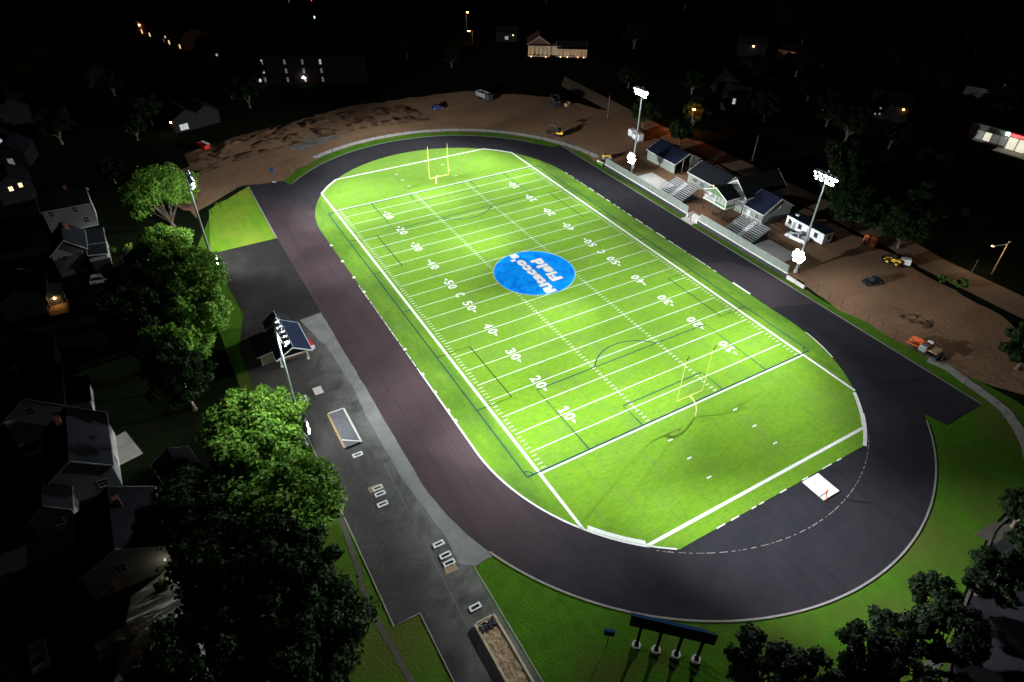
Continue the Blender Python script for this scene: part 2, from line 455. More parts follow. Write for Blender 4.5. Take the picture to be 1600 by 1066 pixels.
# ---------------------------------------------------------------- mesh builder
class MB:
    def __init__(s):
        s.v, s.f = [], []

    def add(s, vs, fs):
        o = len(s.v)
        s.v += [tuple(p) for p in vs]
        s.f += [tuple(i + o for i in f) for f in fs]
        return s

    def box(s, x0, x1, y0, y1, z0, z1, m=None):
        p = [Vector(q) for q in ((x0, y0, z0), (x1, y0, z0), (x1, y1, z0), (x0, y1, z0), (x0, y0, z1), (x1, y0, z1), (x1, y1, z1), (x0, y1, z1))]
        if m:
            p = [m @ q for q in p]
        return s.add(p, [(0, 3, 2, 1), (4, 5, 6, 7), (0, 1, 5, 4), (1, 2, 6, 5), (2, 3, 7, 6), (3, 0, 4, 7)])

    def bbox(s, x0, x1, y0, y1, z0, z1, b=0.05, m=None):
        """box with bevelled edges"""
        bm = bmesh.new()
        bmesh.ops.create_cube(bm, size=1)
        for q in bm.verts:
            q.co = Vector(((x0 + x1) / 2 + q.co.x * (x1 - x0), (y0 + y1) / 2 + q.co.y * (y1 - y0), (z0 + z1) / 2 + q.co.z * (z1 - z0)))
        bmesh.ops.bevel(bm, geom=list(bm.edges), offset=b, segments=2, affect='EDGES', profile=0.5)
        bm.verts.index_update()
        vs = [(m @ q.co if m else q.co.copy()) for q in bm.verts]
        fs = [[q.index for q in f.verts] for f in bm.faces]
        bm.free()
        return s.add(vs, fs)

    def tube(s, a, b, r0, r1=None, n=8, cap=True):
        a, b = Vector(a), Vector(b)
        r1 = r0 if r1 is None else r1
        d = (b - a)
        if d.length < 1e-6:
            return s
        d.normalize()
        u = d.orthogonal().normalized()
        w = d.cross(u)
        vs = []
        for c, r in ((a, r0), (b, r1)):
            for i in range(n):
                t = 2 * PI * i / n
                vs.append(c + (u * math.cos(t) + w * math.sin(t)) * r)
        fs = [(i, (i + 1) % n, n + (i + 1) % n, n + i) for i in range(n)]
        if cap:
            fs += [tuple(range(n - 1, -1, -1)), tuple(range(n, 2 * n))]
        return s.add(vs, fs)

    def path(s, pts, r, n=6):
        for a, b in zip(pts, pts[1:]):
            s.tube(a, b, r, r, n)
        return s

    def bar(s, a, b, w, h):
        """square bar from a to b"""
        a, b = Vector(a), Vector(b)
        d = (b - a).normalized()
        up = Vector((0, 0, 1)) if abs(d.z) < 0.95 else Vector((0, 1, 0))
        u = d.cross(up).normalized() * (w / 2)
        k = u.cross(d).normalized() * (h / 2)
        vs = [c + i * u + j * k for c in (a, b) for i, j in ((-1, -1), (1, -1), (1, 1), (-1, 1))]
        return s.add(vs, [(0, 1, 2, 3), (7, 6, 5, 4), (0, 4, 5, 1), (1, 5, 6, 2), (2, 6, 7, 3), (3, 7, 4, 0)])

    def prism(s, poly, z0, z1, m=None):
        n = len(poly)
        vs = [Vector((p[0], p[1], z0)) for p in poly] + [Vector((p[0], p[1], z1)) for p in poly]
        if m:
            vs = [m @ q for q in vs]
        tri = tessellate_polygon([[Vector((p[0], p[1], 0)) for p in poly]])
        fs = [tuple(t) for t in tri] + [tuple(i + n for i in t) for t in tri]
        fs += [(i, (i + 1) % n, n + (i + 1) % n, n + i) for i in range(n)]
        return s.add(vs, fs)

    def quad(s, *p):
        return s.add(p, [tuple(range(len(p)))])

    def strip(s, pts, w, z, closed=False):
        """flat painted line along pts"""
        n = len(pts)
        P = [Vector((p[0], p[1])) for p in pts]
        vs = []
        for i in range(n):
            a = P[i - 1] if (i > 0 or closed) else P[i]
            b = P[(i + 1) % n] if (i < n - 1 or closed) else P[i]
            t = (b - a).normalized()
            nn = Vector((-t.y, t.x)) * (w / 2)
            vs += [(P[i].x + nn.x, P[i].y + nn.y, z), (P[i].x - nn.x, P[i].y - nn.y, z)]
        k = n if closed else n - 1
        fs = [(2 * i, 2 * i + 1, 2 * ((i + 1) % n) + 1, 2 * ((i + 1) % n)) for i in range(k)]
        return s.add(vs, fs)

    def rect(s, x0, x1, y0, y1, z):
        return s.add([(x0, y0, z), (x1, y0, z), (x1, y1, z), (x0, y1, z)], [(0, 1, 2, 3)])

    def build(s, name, m, parent=None, loc=None, smooth=False):
        me = bpy.data.meshes.new(name)
        me.from_pydata(s.v, [], s.f)
        bm = bmesh.new()
        bm.from_mesh(me)
        bmesh.ops.recalc_face_normals(bm, faces=bm.faces)
        bm.to_mesh(me)
        bm.free()
        if smooth:
            for p in me.polygons:
                p.use_smooth = True
        o = bpy.data.objects.new(name, me)
        if m:
            me.materials.append(m if not isinstance(m, str) else M[m])
        col.objects.link(o)
        if parent:
            o.parent = parent
        if loc:
            o.location = loc
        return o


def tag(o, label=None, cat=None, group=None, kind=None):
    if label:
        o['label'] = label
    if cat:
        o['category'] = cat
    if group:
        o['group'] = group
    if kind:
        o['kind'] = kind
    return o


def empty(name, loc, rz=0.0, label=None, cat=None, group=None):
    o = bpy.data.objects.new(name, None)
    o.empty_display_size = 0.3
    o.location = loc
    o.rotation_euler = (0, 0, rz)
    col.objects.link(o)
    return tag(o, label, cat, group)


def copy_tree(o, parent=None):
    c = o.copy()
    col.objects.link(c)
    if parent:
        c.parent = parent
    for ch in [x for x in o.children]:
        copy_tree(ch, c)
    return c


# ---------------------------------------------------------------- terrain
XL0, XL1, XR0, XR1 = -44.0, -38.0, 33.0, 42.0
YW0, YW1, YE0, YE1 = 48.50, 48.75, 115.0, 140.0
PLAT = 1.0
NX, NY = (-3.3, -3.15, 0.5, 0.65), (50.6, 50.75)


def H(x, y):
    if y <= YW0:
        return 0.0
    fx = 1.0
    if x < XL1:
        fx = max(0.0, (x - XL0) / (XL1 - XL0))
    elif x > XR0:
        fx = max(0.0, (XR1 - x) / (XR1 - XR0))
    fy = min(1.0, (y - YW0) / (YW1 - YW0))
    if y > YE0:
        fy = max(0.0, (YE1 - y) / (YE1 - YE0))
    nx = 1.0 if (x <= NX[0] or x >= NX[3]) else (0.0 if NX[1] <= x <= NX[2] else ((NX[1] - x) / (NX[1] - NX[0]) if x < NX[1] else (x - NX[2]) / (NX[3] - NX[2])))
    ny = 0.0 if y <= NY[0] else (1.0 if y >= NY[1] else (y - NY[0]) / (NY[1] - NY[0]))
    return PLAT * fx * fy * max(nx, ny)


def sheet(name, poly, off, m, parent=None, kind='structure', extra=0):
    bm = bmesh.new()
    P = [Vector((p[0], p[1], 0)) for p in poly]
    vs = [bm.verts.new(p) for p in P]
    for t in tessellate_polygon([P]):
        try:
            bm.faces.new([vs[i] for i in t])
        except ValueError:
            pass
    ys = [p.y for p in P]
    if max(ys) > YW0:
        for ax, vals in ((0, (XL0, XL1, XR0, XR1) + NX), (1, (YW0, YW1, YE0, YE1) + NY)):
            for k in vals:
                no = Vector((1, 0, 0)) if ax == 0 else Vector((0, 1, 0))
                bmesh.ops.bisect_plane(bm, geom=list(bm.verts) + list(bm.edges) + list(bm.faces), plane_co=no * k, plane_no=no)
    for v in bm.verts:
        v.co.z = H(v.co.x, v.co.y) + off
    for f in bm.faces:
        f.normal_update()
        if f.normal.z < 0:
            f.normal_flip()
    me = bpy.data.meshes.new(name)
    bm.to_mesh(me)
    bm.free()
    me.materials.append(M[m])
    o = bpy.data.objects.new(name, me)
    col.objects.link(o)
    if parent:
        o.parent = parent
    elif kind:
        o['kind'] = kind
    return o


def arc(cx, cy, r, a0, a1, n=40):
    return [(cx + r * math.cos(R(a0 + (a1 - a0) * i / n)), cy + r * math.sin(R(a0 + (a1 - a0) * i / n))) for i in range(n + 1)]


def wobble(pts, amp, step=1.2, seed=0.0):
    """resample a polyline and roughen it"""
    out = []
    for a, b in zip(pts, pts[1:]):
        L = math.hypot(b[0] - a[0], b[1] - a[1])
        k = max(1, int(L / step))
        for i in range(k):
            x, y = a[0] + (b[0] - a[0]) * i / k, a[1] + (b[1] - a[1]) * i / k
            out.append((x + amp * mnoise.noise(Vector((x * .35, y * .35, seed))), y + amp * mnoise.noise(Vector((x * .35, y * .35, seed + 9)))))
    out.append(pts[-1])
    return out


# ---------------------------------------------------------------- ground and surfaces
sheet('ground', [(-640, -640), (640, -640), (640, 640), (-640, 640)], 0.0, 'yard')
CT = 41.1
far_in = [(-64.5, -62), (-70, -58), (-77.5, -47)] + arc(-CT, 0, 50.2, 231, 97, 40) + [(-44, 49.3)]
lawn = [(-43, -66), (64, -66), (100, -64), (112, -40), (101.5, -6), (96, 6), (91, 22), (88, 50), (78, 53), (40, 49.6), (36, 48.4), (-39.5, 48.4), (-43, 49.6)] + arc(-CT, 0, 50.6, 97, 231, 40) + [(-70, -56)]
sheet('lawn', lawn, 0.01, 'lawn')
dirt = far_in + [(-20, 48.8), (36, 48.8), (68, 50.6), (76, 54), (84, 62), (62, 77.2), (40, 77.6), (20, 78.0), (-60, 78.0), (-75, 80),
                 (-100, 70), (-122, 45), (-126, 0), (-117, -30), (-106, -52), (-90, -66), (-78, -67)]
sheet('dirt_ground', wobble(dirt + dirt[:1], 1.6, 2.5)[:-1], 0.02, 'dirt')
sheet('road', [(-110, 80), (-60, 78.6), (30, 79.4), (100, 80.0), (100, 89.6), (30, 87.6), (-60, 86.4), (-120, 88)], 0.045, 'roaddirt')
verge = [(-64, -76.9), (-45, -78), (60, -78)]
# track
track = ([(75.3, 46.4), (75.3, 36.2), (71.4, 35.3)] + arc(CT, 0, 46.6, 49.2, -90, 48) + [(-43.3, -46.6), (-76.4, -46.0), (-75.0, -36.9), (-71.7, -35.9)]
         + arc(-CT, 0, 46.5, 229.5, 120.5, 44) + [(-59.8, 43.4), (-59.6, 46.4)])
sheet('running_track', track, 0.05, 'blacktop')
seam = [(16, 36.4), (28, 36.4), (36, 36.5), (40, 46.3), (26, 46.3), (17.5, 42)]
sheet('asphalt_patch', wobble(seam + seam[:1], 0.6, 1.0, 5)[:-1], 0.058, 'brownasphalt')
sm = MB()
for rr_, zz_ in ((39.7, .0655), (43.2, .0655)):
    sm.strip([(-30, rr_), (CT, rr_)] + arc(CT, 0, rr_, 90, -90, 60) + [(-42, -rr_)] + arc(-CT, 0, rr_, 270, 90, 60) + [(-30, rr_)], 0.06, zz_)
for x_, w_ in ((-26.5, .12), (3.0, .1), (27.0, .14)):
    sm.strip(wobble([(x_, -46.3), (x_ + 1.2, -36.6)], .2, 1.0), w_ * .6, 0.0665)
sm.build('paving_seams', 'seam')['kind'] = 'structure'
# paved lot west of the track
lot = [(-43.3, -46.5), (59.5, -46.5), (150, -46.3), (150, -55.4), (62.2, -55.4), (62.2, -58.9), (12, -59.0), (10.5, -64), (-4.3, -63.8), (-14.9, -60.5), (-43.3, -62.0)]
sheet('parking_lot', lot, 0.04, 'lot')
strip_in = [(-8.1, -46.65)] + [(CT + 0.0, -46.65)] + arc(CT, 0, 46.7, -90, -67, 10) + [(59.6, -46.0)]
strip = strip_in + [(58.2, -47.8), (53.5, -47.6), (47, -48.3), (40, -48.9), (28, -49.0), (16, -48.5), (3, -49.1), (-4, -50.6), (-7.6, -51.2)]
sheet('concrete_strip', wobble(strip + strip[:1], 0.25, 1.0, 7)[:-1], 0.055, 'pale')
dust = [(-7, -48.6), (30, -48.2), (58, -47.0), (52, -50.5), (36, -50.3), (24, -51.5), (12, -50), (2, -52.5), (-5, -51.5)]
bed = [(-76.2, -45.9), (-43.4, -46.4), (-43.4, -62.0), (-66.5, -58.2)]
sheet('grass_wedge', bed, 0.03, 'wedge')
# kerb line round the outside of the track
kb = MB()
for pts in (arc(CT, 0, 46.75, 47, -68, 70), arc(-CT, 0, 46.7, 228, 121, 60), [(-43.2, -46.7), (-75.9, -46.15)], [(-59.5, 46.6), (-30, 46.6), (34, 46.6), (75.3, 46.6)]):
    kb.strip(pts, 0.28, 0.085)
kb.build('kerb', 'path')['kind'] = 'structure'
ke = MB()
ke.strip([(62.1, -55.4), (62.1, -58.9), (12, -59.05)], 0.16, 0.07)
ke.strip([(59.6, -46.25), (110, -46.2)], 0.14, 0.07)
ke.strip([(62.2, -55.35), (110, -55.3)], 0.14, 0.07)
ke.build('lot_edging', 'path')['kind'] = 'structure'
sj = MB()
sj.strip([(36, -50.2), (52, -50.6), (67, -50.9)], 0.07, 0.062)
sj.build('lot_seam', 'pale')['kind'] = 'structure'
# walkway outside the fence
wk = arc(-CT, 0, 51.7, 208, 98, 60) + [(-46.5, 51.0)]
sk = MB()
sk.strip(wk, 2.0, 0.045)
sk.build('walkway', 'concrete')['kind'] = 'structure'
wk2 = [g(1450, 562), g(1480, 575), g(1509, 596), g(1545, 621), g(1572, 643), g(1592, 672), g(1606, 700), g(1615, 740)]
sk = MB()
sk.strip([(p.x, p.y) for p in wk2], 2.0, 0.06)
sk.build('footpath', 'path')['kind'] = 'structure'
pw = [g(530, 800), g(548, 858), g(560, 890), g(572, 940), g(590, 975), g(612, 1010), g(632, 1045), g(650, 1080)]
sk = MB()
sk.strip(wobble([(p.x, p.y) for p in pw], 0.2, 0.8), 0.75, 0.03)
sk.build('garden_path', 'oldpath')['kind'] = 'structure'
# bottom right street
st = MB()
st.strip([(88.6, 60), (91.5, 22), (96.5, 6), (101.5, -6), (108, -20), (118, -40)], 0.35, 0.10)
st.build('street_kerb', 'oldpath')['kind'] = 'structure'
sheet('street', [(89, 60), (92, 22), (97, 6), (102, -6), (108.5, -20), (118.5, -40), (140, -40), (140, 60)], 0.03, 'blacktop')
for i, poly in enumerate(([(1520, 835), (1556, 815), (1590, 822), (1556, 850)], [(1428, 1050), (1470, 1010), (1480, 1030), (1450, 1066)])):
    sheet('driveway', [(g(*q).x, g(*q).y) for q in poly], 0.035, 'oldpath')
sheet('driveway', [(49.5, -79.5), (39.5, -82.0), (41.5, -87.0), (52.5, -90.0), (60, -86), (58, -80)], 0.03, 'concrete')
sheet('driveway', [(-36, -84.5), (-36, -77), (-48, -80), (-46, -87)], 0.03, 'lot')
sheet('street', [(20, -98.5), (140, -101.5), (140, -112), (20, -108)], 0.03, 'lot')
# hauling yard: heaps of spoil beyond the far bend
nx, ny = 120, 44
hv, hf = [], []
for j in range(ny + 1):
    for i in range(nx + 1):
        a = -58 + 78 * i / nx
        r = -121 + 19 * j / ny + 0.0045 * (a + 5) ** 2
        e = min(1, i / 6, (nx - i) / 6, j / 5, (ny - j) / 5)
        n1 = mnoise.turbulence(Vector((r * .16, a * .16, 3)), 4, False)
        n2 = mnoise.noise(Vector((r * .45, a * .45, 8)))
        hv.append((r, a, 0.012 + e * max(0, .95 * n1 + .55 * n2 - 0.02)))
for j in range(ny):
    for i in range(nx):
        k = j * (nx + 1) + i
        hf.append((k, k + 1, k + nx + 2, k + nx + 1))
mo = MB()
mo.add(hv, hf)
mo.build('spoil_heaps', 'mud', smooth=True)['kind'] = 'structure'
pd = [(g(*q).x, g(*q).y) for q in ((452, 232), (468, 220), (500, 214), (530, 210), (545, 212), (515, 220), (495, 228), (470, 236))]
sheet('gravel_spill', wobble(pd + pd[:1], 1.5, 0.5, 4)[:-1], 0.03, 'gravelly')
# dug-over earth right of the track
ev, ef = [], []
c0 = g(1432, 502)
for j in range(15):
    for i in range(15):
        x, y = c0.x - 3.2 + 6.4 * i / 14, c0.y - 2.2 + 4.4 * j / 14
        e = min(1, i / 3, (14 - i) / 3, j / 3, (14 - j) / 3)
        ev.append((x, y, H(x, y) - 0.06 + e * (.16 + .75 * mnoise.noise(Vector((x * .75, y * .75, 2))))))
for j in range(14):
    for i in range(14):
        k = j * 15 + i
        ef.append((k, k + 1, k + 16, k + 15))
mo = MB()
mo.add(ev, ef)
mo.build('earth_heap', 'mud', smooth=True)['kind'] = 'structure'

# ---------------------------------------------------------------- artificial turf and its markings
YD = 0.9144
HW = 29.718
XE = 71.4
ye = math.sqrt(36.3 ** 2 - (XE - CT) ** 2)
a_end = math.degrees(math.asin(ye / 36.3))
turf_poly = arc(CT, 0, 36.3, -90, -a_end, 30) + arc(CT, 0, 36.3, a_end, 90, 30) + arc(-CT, 0, 36.3, 90, 270, 60)
turf = sheet('football_turf', turf_poly, 0.07, 'turf')
tag(turf, kind='structure')
Z = 0.078
white = MB()
for s in (-1, 1):
    white.strip([(-61.9, s * (HW + .15)), (61.9, s * (HW + .15))], 0.48, Z)          # sideline
    white.strip([(s * 50.292, -HW + .16), (s * 50.292, HW - .16)], 0.27, Z + .002)
    white.strip([(s * 68.7, -23.7), (s * 68.7, 23.7)], 0.50, Z)
for a, b in ((-90 + 35.5, -40.5), (40.5, 90 - 35.5)):
    white.strip(arc(CT, 0, 36.0, a + 0.3, b - 0.3, 16), 0.40, Z + .004)
white.strip(arc(CT, 0, 35.75, -54.3, -41.0, 12), 0.42, Z + .007)
for s in (-1, 1):
    white.strip([(-61.9, s * (HW + .15)), (-65.6, s * 26.9), (-68.7, s * 23.6)], 0.55, Z + .004)
yl = MB()
for k in range(-50, 51, 5):
    x = k * YD
    if k == 0:
        x = 0
    yl.strip([(x, -HW + .75), (x, HW - .75)], 0.125, Z)
yl.build('yard_lines', 'white', turf)
hk = MB()
for k in range(-54, 55):
    x = k * YD
    for s in (-1, 1):
        if k % 5:
            hk.strip([(x, s * (HW - .55)), (x, s * (HW - 1.45))], 0.10, Z)
            hk.strip([(x, s * (7.7 - .42)), (x, s * (7.7 + .42))], 0.11, Z)
        else:
            hk.strip([(x - .42, s * 7.7), (x + .42, s * 7.7)], 0.14, Z + .003)
for s in (-1, 1):
    for x in (54.8, 59.3, 63.8):
        for y in (-7.3, 7.3):
            hk.strip([(s * x, y - .45), (s * x, y + .45)], 0.24, Z)
hk.build('hash_marks', 'white', turf)
white.build('boundary_lines', 'white', turf)

bl = MB()
ZB = Z + .0045
for s in (-1, 1):
    bl.strip([(-49.75, s * 31.95), (49.75, s * 31.95)], 0.21, ZB)
    bl.strip([(0, s * 31.95), (0, s * 30.1)], 0.21, ZB)
    bl.strip([(s * 49.9, -32.0), (s * 49.9, 32.0)], 0.26, ZB - .001)
    bl.strip([(s * 49.8, -20.15), (s * 33.65, -20.15), (s * 33.65, 20.15), (s * 49.8, 20.15)], 0.22, ZB + .002)
    bl.strip([(s * 49.8, -9.16), (s * 44.5, -9.16), (s * 44.5, 9.16), (s * 49.8, 9.16)], 0.22, ZB + .002)
    a = math.degrees(math.acos((39.1 - 33.65) / 9.15))
    bl.strip([(s * (39.1 - 9.15 * math.cos(R(t))), 9.15 * math.sin(R(t))) for t in [-a + 2 * a * i / 30 for i in range(31)]], 0.22, ZB + .003)
    for q in (-1, 1):
        bl.strip([(s * (49.8 - 1.0 * math.cos(R(t))), q * (31.9 - 1.0 * math.sin(R(t)))) for t in range(0, 91, 10)], 0.18, ZB + .003)
bl.build('soccer_lines', 'navy', turf)
kl = MB()
for s in (-1, 1):
    for q in (-1, 1):
        kl.strip([(s * 16.75, q * 31.9), (s * 16.75, q * 25.0), (s * 33.1, q * 25.0), (s * 33.1, q * 31.9)], 0.21, ZB + .0015)
kl.build('lacrosse_lines', 'blackline', turf)


def text_geo(body, w, h, bold=0.03, sx=1.0):
    """letters as flat faces, fitted to a w x h box centred on the origin"""
    c = bpy.data.curves.new('lettering', 'FONT')
    c.body = body
    c.size = 1.0
    c.offset = bold
    c.space_character = sx
    o = bpy.data.objects.new('lettering', c)
    col.objects.link(o)
    dg = bpy.context.evaluated_depsgraph_get()
    dg.update()
    me = bpy.data.meshes.new_from_object(o.evaluated_get(dg))
    vs = [v.co.copy() for v in me.vertices]
    fs = [tuple(p.vertices) for p in me.polygons]
    bpy.data.objects.remove(o)
    bpy.data.curves.remove(c)
    bpy.data.meshes.remove(me)
    x0, x1 = min(v.x for v in vs), max(v.x for v in vs)
    y0, y1 = min(v.y for v in vs), max(v.y for v in vs)
    return [((v.x - (x0 + x1) / 2) / (x1 - x0) * w, (v.y - (y0 + y1) / 2) / (y1 - y0) * h) for v in vs], fs


num = MB()
ZN = Z + .012
DG = {d: text_geo(d, 1.25, 2.0, 0.02) for d in '02345C'}
DG['1'] = ([(-.24, -1.05), (.5, -1.05), (.5, -.72), (.30, -.72), (.30, 1.05), (-.02, 1.05), (-.5, .72), (-.5, .38), (-.06, .58), (-.06, -.72), (-.24, -.72)],
           [(0, 1, 2, 3, 9, 10), (3, 4, 5, 8, 9), (5, 6, 7, 8)])
for s in (-1, 1):                       # near and far sideline: numbers read from their own side
    f = 1 if s < 0 else -1
    for k in range(-5, 6):
        if k == 0:
            cx = 0.0
            vs, fs = DG['C']
            num.add([(cx + f * x, s * 18.75 + f * y, ZN) for x, y in vs], fs)
            continue
        yd = 10 * (6 - abs(k))
        if abs(k) == 1:
            cx, t = math.copysign(4.572, k), '50'
        else:
            cx, t = math.copysign((55 - yd) * YD, k), str(yd)
        for ch, dx in ((t[0], -0.98), (t[1], 0.98)):
            vs, fs = DG[ch]
            num.add([(cx + f * (x + dx), s * 18.75 + f * y, ZN) for x, y in vs], fs)
        q = math.copysign(1, k)
        num.add([(cx + q * 1.95, s * 18.75 + .32, ZN), (cx + q * 1.95, s * 18.75 - .32, ZN), (cx + q * 2.85, s * 18.75, ZN)], [(0, 1, 2)])
num.build('yard_numbers', 'white', turf)
lg = MB()
lg.add([(9.32 * math.cos(2 * PI * i / 72), 9.32 * math.sin(2 * PI * i / 72), ZN + .004) for i in range(72)], [tuple(range(72))])
lgo = lg.build('centre_circle', 'palecyan', turf)
lg = MB()
lg.add([(9.15 * math.cos(2 * PI * i / 72), 9.15 * math.sin(2 * PI * i / 72), ZN + .010) for i in range(72)], [tuple(range(72))])
lgo = lg.build('centre_logo', 'logoblue', turf)
tx = MB()
for body, xa, xb, ya, yb in (("Ritacco's", 8.75, -9.0, 0.45, -2.25), ('Field', 5.25, -4.5, 4.45, 1.55)):
    vs, fs = text_geo(body, abs(xa - xb) - .45, abs(ya - yb) - .32, 0.008, 1.13)
    for k, (dx, dy) in enumerate(((0, 0), (-.26, 0), (.26, 0), (0, .2), (0, -.2), (-.22, .17), (.22, .17), (-.22, -.17), (.22, -.17))):   # heavy strokes
        tx.add([((xa + xb) / 2 - x + dx, (ya + yb) / 2 - y + dy, ZN + .018 + .0015 * k) for x, y in vs], fs)
tx.build('logo_lettering', 'white', lgo)
# white edge stripe between turf and track: whole in the west, broken elsewhere
ed = MB()
ed.strip([(19, -36.4), (CT, -36.4)] + arc(CT, 0, 36.42, -90, -40, 24), 0.30, Z)
ed.strip(arc(CT, 0, 36.3, -40, -34, 4), 0.25, Z)
ed.strip(arc(CT, 0, 36.2, 45, 54.5, 10), .42, Z + .0105)
ed.strip(arc(CT, 0, 36.25, 33, 46, 10), 0.6, Z + .013)
ed.strip(arc(CT, 0, 36.4, 70, 83, 8), 0.22, Z)
x = -14.0
while x < 24:
    L_ = rnd.uniform(.4, 2.2)
    ed.strip([(x, -36.42), (x + L_, -36.42)], rnd.uniform(.10, .2), Z)
    x += L_ + rnd.uniform(.1, .6)
x = -42.0
while x < 20:
    L_ = rnd.uniform(.5, 4.0)
    ed.strip([(x, 36.42), (x + L_, 36.42)], rnd.uniform(.14, .3), Z)
    x += L_ + rnd.uniform(.2, 1.6)
ed.strip([(25.0, 36.5), (30.2, 36.5)], 0.45, Z + .002)
for x in (-33.6, -25.3, -17.5, -11, 11.5, 19.8, 25.3, 30.6, 33.4):
    ed.rect(x - .35, x + .35, -36.55, -35.95, Z + .008)
for yy in (-13, -10.2, -6, -4.4, 0, 5, 9.5, 13):
    ed.strip([(XE, yy), (XE, yy + rnd.uniform(.8, 2.6))], 0.18, Z)
ed.build('edge_stripe', 'white', turf)
# the dashed arc across the D behind the near end line
da = MB()
t = -38.5
while t < 37.5:
    d = rnd.uniform(.5, 2.2)
    da.strip(arc(CT, 0, 36.85, t, min(38, t + d), 3), rnd.uniform(.05, .11), 0.062)
    t += d + rnd.uniform(.3, 1.1)
dao = da.build('dashed_arc', 'path')
dao['kind'] = 'structure'

# ---------------------------------------------------------------- light masts
SPOT_W = 122000.0


def light(name, kind, loc, energy, color=(1, 1, 1), parent=None, target=None, size=None, blend=1.0, radius=0.3):
    l = bpy.data.lights.new(name, kind)
    l.energy = energy
    l.color = color
    l.shadow_soft_size = radius
    if kind == 'SPOT':
        l.spot_size = R(size)
        l.spot_blend = blend
    o = bpy.data.objects.new(name, l)
    o.location = loc
    if target is not None:
        d = Vector(target) - Vector(loc)
        o.rotation_euler = d.to_track_quat('-Z', 'Y').to_euler()
    col.objects.link(o)
    if parent:
        o.parent = parent
        o.matrix_parent_inverse = Matrix.Translation(-Vector(parent.location))
    return o


def fixture(root, pos, d, r, lens, depth=0.4):
    """one floodlight: can, visor and glowing lens; pos relative to the mast"""
    pos, d = Vector(pos), Vector(d).normalized()
    h = MB()
    h.tube(pos - d * depth, pos - d * 0.04, r * 0.45, r, 14)
    h.tube(pos - d * depth - d * 0.12, pos - d * depth, r * 0.28, r * 0.45, 10)
    up = Vector((0, 0, 1))
    sx = d.cross(up).normalized()
    u = sx.cross(d).normalized()
    vs, fs = [], []
    for i in range(9):
        a = PI * i / 8
        e = sx * math.cos(a) * r + u * math.sin(a) * r
        vs += [pos + e - d * .04, pos + e + d * r * 0.8 * math.sin(a)]
        if i:
            k = 2 * i
            fs.append((k - 2, k - 1, k + 1, k))
    h.add(vs, fs)
    o = h.build('floodlight', 'steel', root)
    q = MB()
    q.tube(pos - d * .02, pos, r * 0.93, r * 0.93, 16)
    q.build('lens', lens, o)
    return o


